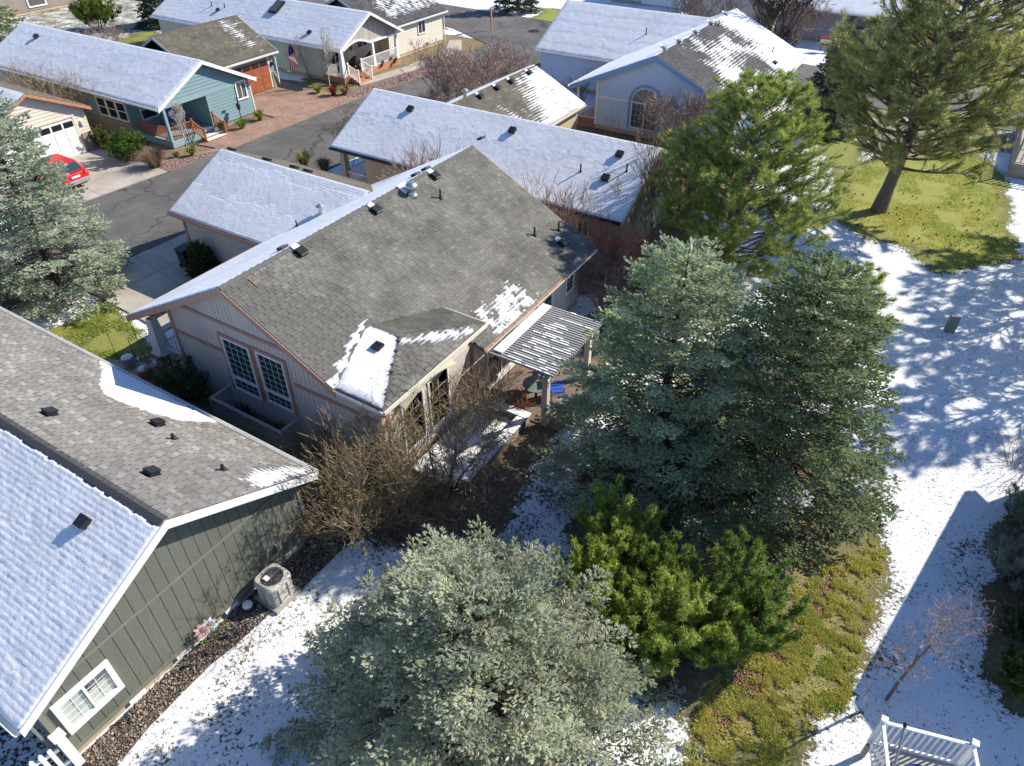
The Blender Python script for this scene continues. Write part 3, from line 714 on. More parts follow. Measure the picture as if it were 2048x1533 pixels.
def shoot_shrub(label, base, h, R, seed, cols, n=1800, kind='mugo', name='evergreen_shrub', cat='shrub', group=None, snow=0, nl=.06, k=10, stems=14, wd=.008, shape=1.0):
    """dense evergreen built from upright stems that carry tufts"""
    rng = np.random.default_rng(seed); root = thing(name, (base[0], base[1], 0), label, cat, group); bx = A(base[0], base[1], 0)
    tb, ta, tc, wood = [], [], [], []
    per = max(6, n//(stems*9))
    for i in range(stems):
        a = i*2.39996; rr = math.sqrt((i+.3)/stems); dr = A(cos(a), sin(a), 0)
        hh = h*(1-.5*rr**2*shape)*rng.uniform(.68,1.08); end = bx+dr*R*rr*.95+A(0,0,hh); st = bx+dr*R*.12*rr
        mid = (st+end)/2+dr*R*.12*rr; wood += [(*st, *mid, .025, .016), (*mid, *end, .016, .006)]
        cb = cols[0]*(1-(g := rng.random()))+cols[1]*g
        for j in range(9):
            t = .22+.78*(j+rng.random()*.6)/9; o = st*(1-t)**2+mid*2*t*(1-t)+end*t*t
            d = unit(dr*rng.uniform(.1,.55)+A(rng.normal(0,.45), rng.normal(0,.45), 1.0)); ll = R*.46*(1.15-t*.75)*rng.uniform(.6,1.2)
            wood.append((*o, *(o+d*ll), .007, .003))
            s = np.sort(rng.uniform(.15,1.03,per)); q = o+d*(ll*s)[:,None]+rng.normal(0,.035*R,(per,3)); tb.append(q)
            ta.append(nrm(d[None]+rng.normal(0,.4,(per,3))+A(0,0,.3)[None])); c = cb[None]*rng.uniform(.75,1.2,(per,1)); u_ = (rng.random((per,1)) < .15); c = np.where(u_, cols[2][None], c)
            if snow:
                w_ = (rng.random((per,1)) < snow*(d[2] > .2)); c = np.where(w_, A(.85,.87,.9)[None], c)
            tc.append(c)
    b = np.concatenate(tb); b[:,2] = np.maximum(b[:,2], .03); n_ = len(b)
    v, f, cc = tufts(b, np.concatenate(ta), np.full(n_, nl), k, 70, wd, np.concatenate(tc), rng)
    mesh_np('foliage', v, f, M['leaves'], root, {'col': cc}); v, f = tubes(wood, 3); mesh_np('stems', v, f, M['bark_dark'], root)
    return root
def bare(label, base, h, seed, m='twig_brown', stems=1, spread=.5, levels=5, r=.06, name='bare_tree', cat='tree', group=None, up=.25, wig=.22, kids=(3,4), buds=None, nb=2, minr=.004, trunk_h=.25, lean=(0,0,0), ratio=.72, bark=None, height_split=True, stem_r=.12, cluster=1.0, roughlen=.25):
    """leafless tree or shrub: limbs divide again and again into twigs"""
    rng = np.random.default_rng(seed); root = thing(name, (base[0], base[1], 0), label, cat, group); bx = A(base[0], base[1], 0)
    seg = []; stems_ = []; bp = []
    def grow(p, d, ln, r0, lv):
        n = 3 if lv > 1 else 2; q = p; dd = d; rr = r0
        for i in range(n):
            dd = unit(dd+rng.normal(0, wig, 3)*.6+A(0,0,up*.18)); e = q+dd*ln/n; r1 = max(minr*.6, r0*(1-(i+1)/n*(.38 if lv else .7)))
            if e[2] < .06: e[2] = .06
            (stems_[-1] if r0 > .022 else seg).append((*q, *e, rr, r1))
            if buds is not None and lv <= 1:
                for _ in range(nb): bp.append(q+(e-q)*rng.random())
            if lv > 0 and i < n-1 and rng.random() < .75*cluster:
                sd_ = unit(np.cross(dd, rng.normal(0,1,3))); grow(e, unit(dd*.75+sd_*spread*1.25+A(0,0,up)), ln*ratio*rng.uniform(.6,.95), max(minr, r1*.6), lv-1)
            q, rr = e, r1
        if lv > 0:
            for _ in range(rng.integers(kids[0], kids[1]+1)):
                sd_ = unit(np.cross(dd, rng.normal(0,1,3))); grow(q, unit(dd+sd_*spread*rng.uniform(.6,1.5)+A(0,0,up*.6)), ln*ratio*rng.uniform(1-roughlen, 1+roughlen*.4), max(minr, rr*.68), lv-1)
    tot = sum(ratio**i for i in range(levels+1))
    for s in range(stems):
        stems_.append([]); thick = stems_[-1]
        a = 2*pi*s/max(stems,1)+rng.uniform(0,1.0); o = bx+A(cos(a), sin(a), 0)*(stem_r if stems > 1 else 0)
        d = unit(A(cos(a)*spread*(1.0 if stems > 1 else .08)+lean[0], sin(a)*spread*(1.0 if stems > 1 else .08)+lean[1], 1))
        ln = h/tot*1.12*rng.uniform(.85,1.1)
        if trunk_h and stems == 1:
            e = o+d*(h*trunk_h); mid = (o+e)/2+rng.normal(0,.03,3); thick += [(*o, *mid, r*1.25, r), (*mid, *e, r, r*.85)]; o = e; ln *= (1-trunk_h)
            for _ in range(4): 
                sd_ = unit(np.cross(d, rng.normal(0,1,3))); grow(o-d*h*trunk_h*.25*rng.random(), unit(d*.6+sd_*spread*1.4+A(0,0,up)), ln*.9, r*.55, levels-1)
        grow(o, d, ln, r*.8, levels)
    for tk in stems_:
        if tk: v, f = tubes(tk, 6); mesh_np('trunk' if stems == 1 else 'stem', v, f, M[bark or m], root)
    if seg: v, f = ribbons(seg, rng); mesh_np('twigs', v, f, M[m], root)
    if bp:
        b = np.array(bp); n_ = len(b); ax = nrm(rng.normal(0,1,(n_,3))+A(0,0,.6)[None]); cb = np.array(buds)[rng.integers(0, len(buds), n_)]*rng.uniform(.7,1.2,(n_,1))
        v, f, cc = brush(b, ax, rng.uniform(.03,.06,n_), np.full(n_,.014), cb, rng, nd=0, core=1); mesh_np('buds', v, f, M['leaves'], root, {'col': cc})
    return root
def blades(label, base, h, R, seed, cols, n=160, name='grass_clump', cat='plant', group=None, wd=.02, arch=.5):
    """clump of strap leaves or ornamental grass"""
    rng = np.random.default_rng(seed); root = thing(name, (base[0], base[1], 0), label, cat, group); bx = A(base[0], base[1], 0)
    a = rng.uniform(0,2*pi,n); o = np.c_[np.cos(a), np.sin(a), np.zeros(n)]; ll = h*rng.uniform(.6,1.15,n); rr = R*rng.uniform(.3,1.1,n)
    st = bx+o*(R*.2*rng.random(n))[:,None]; m1 = st+o*(rr*.4)[:,None]+A(0,0,1)*(ll*.8)[:,None]; e = st+o*rr[:,None]+A(0,0,1)*(ll*(1-arch*rng.random(n)))[:,None]
    sd_ = np.c_[-np.sin(a), np.cos(a), np.zeros(n)]*wd
    V = np.stack([st-sd_*.5, st+sd_*.5, m1+sd_*.5, m1-sd_*.5, e], 1); c = np.array(cols)[rng.integers(0,len(cols),n)]*rng.uniform(.7,1.2,(n,1))
    F = (np.arange(n)[:,None,None]*5+np.array([[0,1,2],[0,2,3],[3,2,4]])[None]).reshape(-1,3)
    mesh_np('blades', V.reshape(-1,3), F, M['leaves'], root, {'col': np.repeat(np.clip(c,0,1),5,0)})
    cr = MB().lathe(bx, [(R*.3,0),(R*.24,.05),(R*.1,.09)], 9).build('crown_base', M['mulch'], root)
    return root
def scatter_rocks(name, label, poly, n, size, cols, seed, z=.01, **kw):
    rng = np.random.default_rng(seed); p = np.array(poly)[:, :2]; lo, hi = p.min(0), p.max(0); X = rng.uniform(lo[0],hi[0],n*6); Y = rng.uniform(lo[1],hi[1],n*6)
    k = pdist(X, Y, p) > .0; X, Y = X[k][:n], Y[k][:n]; n = len(X)
    B = np.array([(1,0,0),(0,1,0),(-1,0,0),(0,-1,0),(0,0,1),(0,0,-.6)], float); F = np.array([[0,1,4],[1,2,4],[2,3,4],[3,0,4],[1,0,5],[2,1,5],[3,2,5],[0,3,5]])
    s = size*rng.lognormal(0,.35,n); a = rng.uniform(0,2*pi,n); V = B[None]*rng.uniform(.65,1.25,(n,6,1))*s[:,None,None]*np.stack([np.ones(n), rng.uniform(.6,1,n), rng.uniform(.45,.8,n)],1)[:,None]
    x = V[...,0]*np.cos(a)[:,None]-V[...,1]*np.sin(a)[:,None]; y = V[...,0]*np.sin(a)[:,None]+V[...,1]*np.cos(a)[:,None]
    V = np.stack([x+X[:,None], y+Y[:,None], V[...,2]+z+s[:,None]*.25],-1); c = np.array(cols)[rng.integers(0,len(cols),n)]*rng.uniform(.6,1.3,(n,1))
    return mesh_np(name, V.reshape(-1,3), (np.arange(n)[:,None,None]*6+F[None]).reshape(-1,3), M['stones'], None, {'col': np.repeat(np.clip(c,0,1),6,0)}, label=label, kind='stuff', **kw)
def grass(name, label, poly, n, h, cols, seed, z=.0, clump=1.5, lo_=.36, **kw):
    rng = np.random.default_rng(seed); p = np.array(poly)[:, :2]; lo, hi = p.min(0), p.max(0); X = rng.uniform(lo[0],hi[0],n*5); Y = rng.uniform(lo[1],hi[1],n*5)
    dd = pdist(X, Y, p); q = fbm(X*clump, Y*clump, seed); k = (dd > -.25*rng.random(len(X))) & (rng.random(len(X)) < np.clip((q-lo_)*4.5, .03, 1)*np.clip(.35+dd*.8, .1, 1)); X, Y, q = X[k][:n], Y[k][:n], q[k][:n]; n = len(X)
    a = rng.uniform(0,2*pi,n); t = rng.uniform(.2,1.1,n); hh = h*rng.uniform(.5,1.2,n)*(.6+.8*q); b = np.c_[X, Y, np.full(n,z)]
    sd_ = np.c_[-np.sin(a), np.cos(a), np.zeros(n)]*.018; e = b+np.c_[np.cos(a)*t*hh, np.sin(a)*t*hh, hh]
    V = np.stack([b-sd_, b+sd_, e],1); g = vnoise(X*.9, Y*.9, seed+3); i = np.clip((g*len(cols)+rng.normal(0,.55,n)).astype(int),0,len(cols)-1); c = np.array(cols)[i]*rng.uniform(.75,1.25,(n,1))
    return mesh_np(name, V.reshape(-1,3), np.arange(n*3).reshape(-1,3), M['leaves'], None, {'col': np.repeat(np.clip(c,0,1),3,0)}, label=label, kind='stuff', **kw)
# ------------------------------------------------------------------ ground
def pix(*pts): return [P(x, y)[:2] for x, y in pts]
xs = np.concatenate([[-420,-260,-160,-120,-100], np.arange(-90,-36,1.0), np.arange(-36,9,.28), np.arange(9,24,1.0), [40,80,160,320]])
ys = np.concatenate([[-200,-90,-40,-15,-6], np.arange(-2,48,.3), np.arange(48,100,.8), [110,130,180,280,420]])
GX, GY = np.meshgrid(xs, ys, indexing='ij')
zone = np.zeros((*GX.shape, 3)); zone[...,0] = .70; zone[...,2] = .5
GXw = GX+.9*(fbm(GX*.8, GY*.8, 31)-.5)+.5*(vnoise(GX*3, GY*3, 33)-.5); GYw = GY+.9*(fbm(GX*.8, GY*.8, 32)-.5)+.5*(vnoise(GX*3, GY*3, 34)-.5)
Z_BED_R = pix((1985,1060),(2100,980),(2200,1500),(2070,1435),(2010,1385),(1988,1300),(1980,1200))
Z_LAWN_PINE = pix((1672,400),(1690,335),(1800,305),(1950,312),(2000,350),(2008,386),(2010,450),(2036,515),(1960,530),(1880,542),(1850,520),(1830,495),(1760,480),(1700,455))
Z_STRIP = pix((1590,1175),(1660,1140),(1750,1080),(1768,1120),(1742,1240),(1690,1400),(1640,1430),(1590,1470),(1540,1533),(1500,1640),(1360,1640),(1372,1480),(1410,1390),(1500,1310))
Z_LAWN_L = pix((92,668),(160,630),(213,600),(290,680),(315,705),(205,725))
Z_BED_MAIN = pix((600,900),(780,890),(985,800),(1110,770),(1180,640),(1245,600),(1230,700),(1130,850),(1060,960),(985,1082),(900,1085),(640,1085))
for poly, s, b, lu, soft in (
    ([(-62,24),(-41,25.5),(-40.2,43),(-62,43)], .05, .9, .5, .6),
    ([(-90,36),(-50,37),(-52,43),(-60,60),(-95,60)], .5, .3, .7, 1.5),
    ([(-47,43),(-41,41),(-40,62),(-47,62)], .1, .7, .6, .6),
    ([(-32,25),(-12,25.6),(-12,28.6),(-31,28.5)], .25, .9, .4, .6),
    ([(-31,37),(-9,37),(-9,46),(-31,46)], .2, .8, .4, .6),
    ([(-25,9),(-12.5,9),(-12.5,12),(-25,12)], .12, .95, .3, .5),
    (pix((1115,1010),(1200,880),(1300,840),(1700,880),(1745,1080),(1600,1178),(1420,1400),(1280,1400),(1150,1150)), .25, .9, .3, .6),
    (pix((985,1082),(1140,870),(1200,880),(1120,1070),(1010,1130),(740,1135),(700,1080)), .60, .5, .3, .5),
    (Z_BED_MAIN, .30, 1.0, .3, .5),
    (pix((240,1540),(420,1345),(540,1235),(680,1110),(760,1130),(700,1250),(560,1400),(480,1560)), .62, .2, .4, .8),
    (pix((1185,470),(1330,420),(1420,470),(1400,640),(1220,660)), .35, .7, .3, .5),
    (Z_BED_R, .12, .95, .3, .35),
    (pix((1920,1060),(1966,1050),(1962,1200),(1972,1300),(1995,1390),(2060,1445),(2000,1450),(1950,1380),(1930,1250)), .60, .6, .3, .3),
    (pix((1580,150),(1640,130),(1720,300),(1690,370),(1610,260)), .12, .1, .8, .6),
    (pix((1640,60),(2048,60),(2048,300),(1760,330)), .42, .2, .6, 2.0),
    (Z_LAWN_PINE, .0, .0, .55, 1.3), (Z_STRIP, .03, .5, .2, 1.3), (Z_LAWN_L, .16, .0, .8, .6),
    (pix((1385,1480),(1420,1385),(1500,1320),(1600,1200),(1650,1150),(1690,1130),(1700,1150),(1640,1230),(1560,1320),(1470,1400)), .03, .75, .2, .5),
    (pix((1040,62),(1095,15),(1160,25),(1118,62)), .03, 0, .9, .5),
    (pix((225,85),(300,60),(330,85),(260,95)), .1, 0, .9, .5)):
    wgt = np.clip(pdist(GXw, GYw, poly)/soft+.5, 0, 1)[...,None]; zone = zone*(1-wgt)+A(s, b, lu)*wgt
gz_ = -.075+.055*fbm(GX*.9, GY*.9, 3)+.02*vnoise(GX*2.6, GY*2.6, 8)
I = np.arange(GX.size).reshape(GX.shape); gf = np.stack([I[:-1,:-1], I[1:,:-1], I[1:,1:], I[:-1,1:]], -1).reshape(-1,4)
ground = mesh_np('ground', np.stack([GX, GY, gz_], -1).reshape(-1,3), gf, M['ground'], None, {'zone': zone.reshape(-1,3)}, smooth=True, kind='structure')
ground['label'] = 'snowy ground with grass and bare beds between the houses'

def sheet(name, pts, z, m, label=None, kind='structure', th=.05, parent=None, **kw):
    return MB().prism([(p[0], p[1], z-th) for p in pts], (0,0,th)).build(name, M[m], parent, label=label, kind=None if parent else kind, **kw)
sheet('road', [(-34.6,-30),(-33.05,16),(-32.75,20.2),(-31.9,40),(-30.9,61.5),(-8,61),(60,58),(60,66),(-8,69.5),(-38,72.2),(-120,77),(-120,68),(-47,64.5),(-40.6,61),(-39.3,50),(-39.95,41),(-40.15,29.8),(-40.8,19.4),(-42.4,-30)], .012, 'asphalt', 'cracked grey asphalt road between the rows of houses')
def slabs(name, label, quad, nx, ny, z, m='concrete', gap=.025):
    base = sheet(name, quad, z-.02, 'concrete_old', label, th=.06); q = [A(*p, 0) if len(p) == 2 else A(*p) for p in quad]
    f = lambda s, t: (q[0]*(1-s)+q[1]*s)*(1-t)+(q[3]*(1-s)+q[2]*s)*t
    L1 = np.linalg.norm(q[1]-q[0]); L2 = np.linalg.norm(q[3]-q[0]); gx, gy = gap/2/L1, gap/2/L2
    for i in range(nx):
        for j in range(ny):
            c = [f(i/nx+gx, j/ny+gy), f((i+1)/nx-gx, j/ny+gy), f((i+1)/nx-gx, (j+1)/ny-gy), f(i/nx+gx, (j+1)/ny-gy)]
            MB().prism([(p[0], p[1], z-.019) for p in c], (0,0,.03)).build('concrete_slab', M[m], base)
    return base
slabs('driveway', 'shaded concrete driveway beside the snowy garage', [(-32.92,14.0),(-26.0,13.6),(-26.0,18.6),(-32.7,20.3)], 3, 2, .03)
slabs('driveway', 'sunny stained concrete driveway under the red car', [(-47.9,16.5),(-41.0,16.5),(-40.55,25.0),(-47.9,25.3)], 3, 2, .03)
sheet('paved_driveway', [(-48.4,35.4),(-48.4,42.2),(-44.5,41.8),(-39.95,42.0),(-40.1,29.4),(-42.6,29.0),(-42.9,31.4),(-42.2,35.6)], .035, 'pavers', 'red brown brick paved driveway beside the teal house')
sheet('gravel_strip', [(-42.6,24.9),(-40.5,25.1),(-40.1,29.7),(-40.9,29.6),(-41.6,27.3)], .025, 'rubber_red_gravel', 'pink gravel verge along the road below the teal house')
sheet('gravel_strip', [(-42.0,42.2),(-39.98,41.9),(-39.3,50),(-39.7,58),(-41.2,58),(-40.8,50),(-41.6,44.5)], .025, 'rubber_red_gravel', 'pink gravel verge along the road below the cream house')
sheet('footpath', [(-43.0,45.4),(-42.0,44.6),(-41.1,50),(-41.4,58),(-43.5,61),(-44.4,60.2),(-42.6,57),(-42.4,50.5)], .03, 'concrete', 'pale concrete footpath curving past the cream house')
sheet('gravel_bed', [(-62,64),(-47,63.8),(-60,70.5),(-75,72)], .02, 'rubber_red_gravel', 'pink gravel bed beyond the far street')
sheet('footpath', [(-27.6,9.6),(-26.2,11.2),(-24.2,12.0),(-23.9,10.4)], .015, 'concrete_old', 'snow dusted path at the front porch steps')
scatter_rocks('verge_stones', 'small pink stones on the verge below the teal house', [(-42.3,25.0),(-40.55,25.2),(-40.15,29.6),(-41.4,27.4)], 1500, .035, [(.36,.22,.19),(.26,.17,.15),(.42,.33,.30)], 4, .03)
scatter_rocks('verge_stones', 'small pink stones on the verge below the cream house', [(-41.9,42.3),(-40.0,42.0),(-39.35,50),(-39.75,57.8),(-41.1,57.8),(-40.9,50)], 2600, .04, [(.36,.22,.19),(.26,.17,.15),(.42,.33,.30)], 5, .03)
# river gravel beside the green house
GRAV = [(-12.72,.9)]+[tuple(q) for q in pix((232,1533),(300,1450),(420,1330),(470,1290),(543,1222),(600,1180),(682,1100))]+[(-11.2,10.4),(-14.6,10.2),(-12.72,8.9)]
sheet('gravel_bed', GRAV, .0, 'mulch', 'bed under the river gravel beside the green house', th=.06)
scatter_rocks('river_gravel', 'mixed grey and tan river gravel along the green house wall', GRAV, 9000, .027, [(.26,.225,.19),(.16,.14,.12),(.10,.09,.082),(.38,.345,.30),(.26,.19,.15)], 6, .005)
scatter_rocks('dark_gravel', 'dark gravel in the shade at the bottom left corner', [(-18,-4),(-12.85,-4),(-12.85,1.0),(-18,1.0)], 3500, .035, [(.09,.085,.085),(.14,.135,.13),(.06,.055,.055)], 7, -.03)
grass('lawn_grass', 'yellow and green grass around the big pine trunk', Z_LAWN_PINE, 26000, .075, [(.62,.56,.16),(.52,.52,.13),(.38,.48,.10),(.48,.53,.12),(.66,.57,.19)], 11, -.03, clump=.8)
grass('rough_grass', 'rough yellow grass tufts below the bright green shrubs', Z_STRIP, 60000, .075, [(.62,.54,.16),(.36,.46,.09),(.68,.58,.20),(.50,.53,.12),(.70,.60,.24)], 12, -.03, clump=3.4, lo_=.42)
scatter_rocks('leaf_litter', 'reddish brown leaf litter between the green shrubs and the rough grass', pix((1385,1490),(1415,1395),(1480,1345),(1560,1290),(1620,1180),(1690,1135),(1640,1230),(1520,1390),(1440,1480)), 3800, .022, [(.30,.12,.085),(.36,.17,.12),(.24,.10,.07),(.40,.26,.19)], 16, -.03)
grass('front_lawn', 'bright green front lawn beside the driveway', Z_LAWN_L, 7000, .08, [(.28,.40,.07),(.42,.46,.09),(.22,.34,.06),(.54,.47,.14)], 13, -.03, clump=.9)
grass('lawn_litter', 'dark grass blades and litter poking through the snow on the right lawn', pix((1600,900),(1720,640),(1840,540),(2040,540),(2048,1000),(1960,1050),(1950,1380),(2048,1500),(1700,1533),(1640,1440),(1760,1120)), 2500, .035, [(.10,.085,.045),(.14,.11,.06),(.08,.08,.035)], 15, -.035, clump=.7, lo_=.3)
grass('grass_blades', 'dark grass blades poking through the snow by the bare thicket', pix((985,1082),(1140,870),(1200,880),(1120,1070),(1010,1130),(740,1135),(700,1080)), 3000, .07, [(.05,.06,.02),(.09,.08,.03)], 14, -.03, clump=1.8)

# ------------------------------------------------------------------ main house (grey-pink, centre)
mh = thing('house', (-17.8,18.4,0), 'grey pink house with a wide dark shingle roof in the centre', 'house', 'houses')
GW = 11.82
S0, S1, fz, W = gable(mh, 'Y', 11.45, 25.45, -24.05, -11.52, 2.7, 5.93, .37, .37, .45, 'pink_siding', 'brown_trim', 'shingle_grey',
    body=[((11.84,25.08),(-21.72,-12.0)), ((15.6,25.08),(-23.6,-21.72))], gut=(1,0), gutm='brown_trim', rake=.24, cut=(16.72,-13.42))
snow_sheet(mh, S0, .07, .05, .010, camp=.004, seed=21, m='snow_soft')
dcut = (17.785-13.42)*math.hypot(1,.5155)
shingles(mh, S1, M['shingle_grey'], n_ind=300, seed=3, skip=lambda u, d: (u < 5.27) & (d > dcut-.05))
ridge_caps(mh, S0.O+A(0,0,.01), S0.O+A(0,14,.01), M['shingle_grey'])
# gutter on the east eave stops at the raised bay
g = MB(); pr = [(0,-.02),(0,-.14),(.1,-.14),(.125,-.02),(.112,-.02),(.09,-.127),(.012,-.127),(.012,-.02)]
g.prism([A(-11.518+a, 16.75, 2.7+b) for a, b in pr], (0,8.68,0)); g.build('gutter', M['cream_trim'], mh)
for k in range(11): MB().box((-11.52,17.2+k*.8,2.675),(-11.39,17.23+k*.8,2.69)).build('gutter_hanger', M['cream_trim'], mh)
roof = lambda x: max(fz(x)-.15, 3.53 if x > -13.5 else 0)
boards_v(mh, 'Y', 11.84, -1, -21.72, -12.0, .3, roof, M['pink_siding'], .2, cuts=(-17.785,))
# trim bands and corner boards of the gable
zb = lambda x, y: PY(x, y, GW-.04)
def band(z, a0, a1, w_=.13, par=mh, c=11.82, pl='Y', sg=-1, m='brown_trim'): wbox(MB(), pl, c, sg, a0, a1, z-w_/2, z+w_/2, .012, .045).build('trim_board', M[m], par) if False else wbox_build(par, pl, c, sg, a0, a1, z-w_/2, z+w_/2, .004, .042, m)
def wbox_build(par, pl, c, sg, a0, a1, z0, z1, o0, o1, m, name='trim_board'):
    mb = MB(); wbox(mb, pl, c, sg, a0, a1, z0, z1, o0, o1); return mb.build(name, M[m], par)
b1 = zb(470,660); b2 = zb(400,683)
vroof = lambda z: (-17.785-(5.93-.17-z)/.5155, -17.785+(5.93-.17-z)/.5155)
band(b1[2], max(-21.72, vroof(b1[2]+.07)[0]), vroof(b1[2]+.07)[1]); band(b2[2], -21.72, zb(452,700)[0]-.1)
band(b2[2]-.02, zb(580,760)[0]+.16, -12.0)
wbox_build(mh, 'Y', 11.82, -1, -21.78, -21.66, .3, roof(-21.72), .002, .05, 'brown_trim')


for q in (((444.6,678.7),(495,699),(523,808),(470,762)), ((514,707.8),(566,730),(584.6,829),(537,793))):
    c = [zb(*p) for p in q]; x0 = (c[0][0]+c[3][0])/2; x1 = (c[1][0]+c[2][0])/2; zt = (c[0][2]+c[1][2])/2; zl = (c[2][2]+c[3][2])/2
    zm = zl+(zt-zl)*.24
    wbox_build(mh, 'Y', 11.82, -1, x0-.2, x0-.09, zl-.1, zt+.2, .004, .05, 'brown_trim', 'window_trim'); wbox_build(mh, 'Y', 11.82, -1, x1+.09, x1+.2, zl-.1, zt+.2, .004, .05, 'brown_trim', 'window_trim')
    wbox_build(mh, 'Y', 11.82, -1, x0-.089, x1+.089, zt+.085, zt+.2, .004, .05, 'brown_trim', 'window_trim')
    window(mh, 'Y', 11.818, -1, x0, x1, zm+.06, zt, 'white_vinyl', 'glass_teal', 4, 6, .08, dep=.055)
    window(mh, 'Y', 11.818, -1, x0, x1, zl, zm-.06, 'white_vinyl', 'glass_teal', 4, 2, .06, dep=.058)
# raised bay with a low hip roof on the east side
BE = -11.57; B0, B1 = 11.5, 17.0; BZ = 3.65; ap = A(-13.14,14.3,4.13); bk = A(-15.0,14.3,4.15)
MB().box((-14.6,11.85,.3),(-12.02,16.72,BZ-.1)).build('bay_walls', M['pink_siding'], mh)
SW = A(-13.8,B0,BZ+.03); NW = A(-13.75,B1,BZ+.02); SE = A(BE,B0,BZ); NE = A(BE,B1,BZ); dn = A(0,0,-.1)
bw = A(-13.55,B0,BZ+.03); bn = A(-13.7,B1,BZ+.02)
for nm, pts in (('bay_roof_south', [bw, SE, ap, bk]), ('bay_roof_east', [SE, NE, ap]), ('bay_roof_north', [NE, bn, bk, ap])):
    MB().prism(pts, dn).build('bay_roof', M['shingle_grey'], mh)
E_ = Slope(ap, unit(NE-SE), unit((SE+NE)/2-ap), 5.5, 1.6)
def tri_shingles(pts, seed, ex=.145, tw=.31):
    """courses on a roof face given by its outline, first edge = eave"""
    p = [A(*q) for q in pts]; U_ = unit(p[1]-p[0]); nn = unit(np.cross(p[1]-p[0], p[2]-p[1])); nn = nn if nn[2] > 0 else -nn; D_ = np.cross(nn, U_)
    if D_@(p[2]-p[0]) > 0: D_ = -D_
    hgt = max(-(q-p[0])@D_ for q in p); S = Slope(p[0]-D_*hgt, U_, D_, np.linalg.norm(p[1]-p[0]), hgt); S.N = nn
    loc = np.array([((q-S.O)@U_, (q-S.O)@D_) for q in p])
    S.O = S.O+U_*loc[:,0].min(); loc[:,0] -= loc[:,0].min(); S.wu = loc[:,0].max()
    return S, (lambda u, d: pdist(u, d, loc) < .06), loc
for k, pts in enumerate(([bw, SE, ap, bk], [SE, NE, ap], [NE, bn, bk, ap])):
    Sb, sk, loc = tri_shingles(pts, k)
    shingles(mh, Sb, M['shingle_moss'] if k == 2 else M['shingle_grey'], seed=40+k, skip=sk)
    if k == 0:
        melt_snow(mh, Sb, lambda u, d, loc=loc: np.where(pdist(u, d, loc) > .03, .55+np.clip((pdist(u, d, loc)-.10)*3, -.6, .8), -2), ru=.04, rd=.03, th=.06, seed=31, cs=.02, ns=.16)
        SB0 = Sb
    elif k == 1:
        ea, eb = loc[1], loc[2]; en = A(-(eb-ea)[1], (eb-ea)[0])/np.linalg.norm(eb-ea)
        melt_snow(mh, Sb, lambda u, d, loc=loc: np.where(pdist(u, d, loc) > .05, .75-np.abs(np.abs((u-ea[0])*en[0]+(d-ea[1])*en[1])-.28)*2.2, -2), ru=.035, rd=.025, th=.03, seed=33, cs=.5, ns=.8, nf=4)
roof_vent(mh, SB0, 757, 697, .38, 'black_metal', snow=False)
for a, b in ((bw, SE), (SE, NE), (NE, bn)):
    MB().bar(a+A(0,0,-.08), b+A(0,0,-.08), .11, .12).build('gutter', M['cream_trim'], mh)
# snow caught in the roof valley and along the eave
melt_snow(mh, S1, lambda u, d: .62-np.clip(np.abs(u-7.6)-1.2, 0, 9)*1.2-np.clip(6.05-d, 0, 9)*1.1, 5.3, 10.5, 4.9, None, seed=70, ns=1.2, nf=1.6, ru=.04, rd=.03)
u0_, d0_ = S1.pix(668,770); u1_, d1_ = S1.pix(728,650)
melt_snow(mh, S1, lambda u, d: .72-np.abs(((u-u0_)*(d1_-d0_)-(d-d0_)*(u1_-u0_))/math.hypot(u1_-u0_, d1_-d0_)-.05)*2.6-np.clip(d1_-.1-d, 0, 9)*4, 0, 4.5, d1_-.6, dcut, seed=71, ns=.8, nf=4, ru=.035, rd=.03, th=.05)
for q in ((602,506),(752,422),(870,354),(1124,488)): roof_vent(mh, S1, *q, .40)
for q in ((881,398),(1069,472),(1117,462)): vent_pipe(mh, S1, *q)
u, d = S1.pix(824,390); b = S1.at(u, d)
tv = MB().lathe(b-A(0,0,.06), [(.26,0),(.2,.1),(.15,.16),(.15,.3),(.24,.33),(.26,.42),(.2,.52),(.06,.58)], 18).build('turbine_vent', M['galvanised'], mh, smooth=True)
c = MB(); c.prism([S1.at(u-.3,d-.6,.02), S1.at(u+.2,d-.62,.02), S1.at(u+.3,d-.2,.02), S1.at(u-.25,d-.15,.02)], S1.N*.09); c.build('snow_patch', M['snow_soft'], tv, bevel=.03)
for q in ((577,497),(642,425),(660,415),(768,357)):
    u, d = S0.pix(*q); d = .35; v = MB(); v.prism([S0.at(u-.16,d-.15,.03), S0.at(u+.16,d-.15,.03), S0.at(u+.16,d+.15,.05), S0.at(u-.16,d+.15,.05)], S0.N*.1); v.build('roof_vent', M['black_metal'], mh, bevel=.015)
# bay and east walls
for a0, a1 in ((12.75,13.75),(14.15,15.15)):
    window(mh, 'X', -12.02, 1, a0, a1, .75, 2.75, 'white_vinyl', 'glass_dark', 2, 4, .08)
for a in (12.0, 16.55): wbox_build(mh, 'X', -12.02, 1, a, a+.16, .3, 3.4, .004, .04, 'rust_trim')
wbox_build(mh, 'X', -12.02, 1, 12.17, 16.54, 2.98, 3.12, .004, .04, 'rust_trim')
aw = MB()
for k in range(8):
    a, b = k/8, (k+1)/8; ya, yb = 12.55+2.8*a, 12.55+2.8*b; za, zc = 2.9+.33*sin(pi*a), 2.9+.33*sin(pi*b)
    aw.prism([(-12.0,ya,za+.12),(-12.0,yb,zc+.12),(-11.68,yb,zc-.02),(-11.68,ya,za-.02)], (0,0,.02))
aw.build('window_awning', M['awning_green'], mh)
boards_v(mh, 'X', -12.0, 1, 16.74, 25.08, .3, lambda a: 2.62, M['pink_siding'], .42)
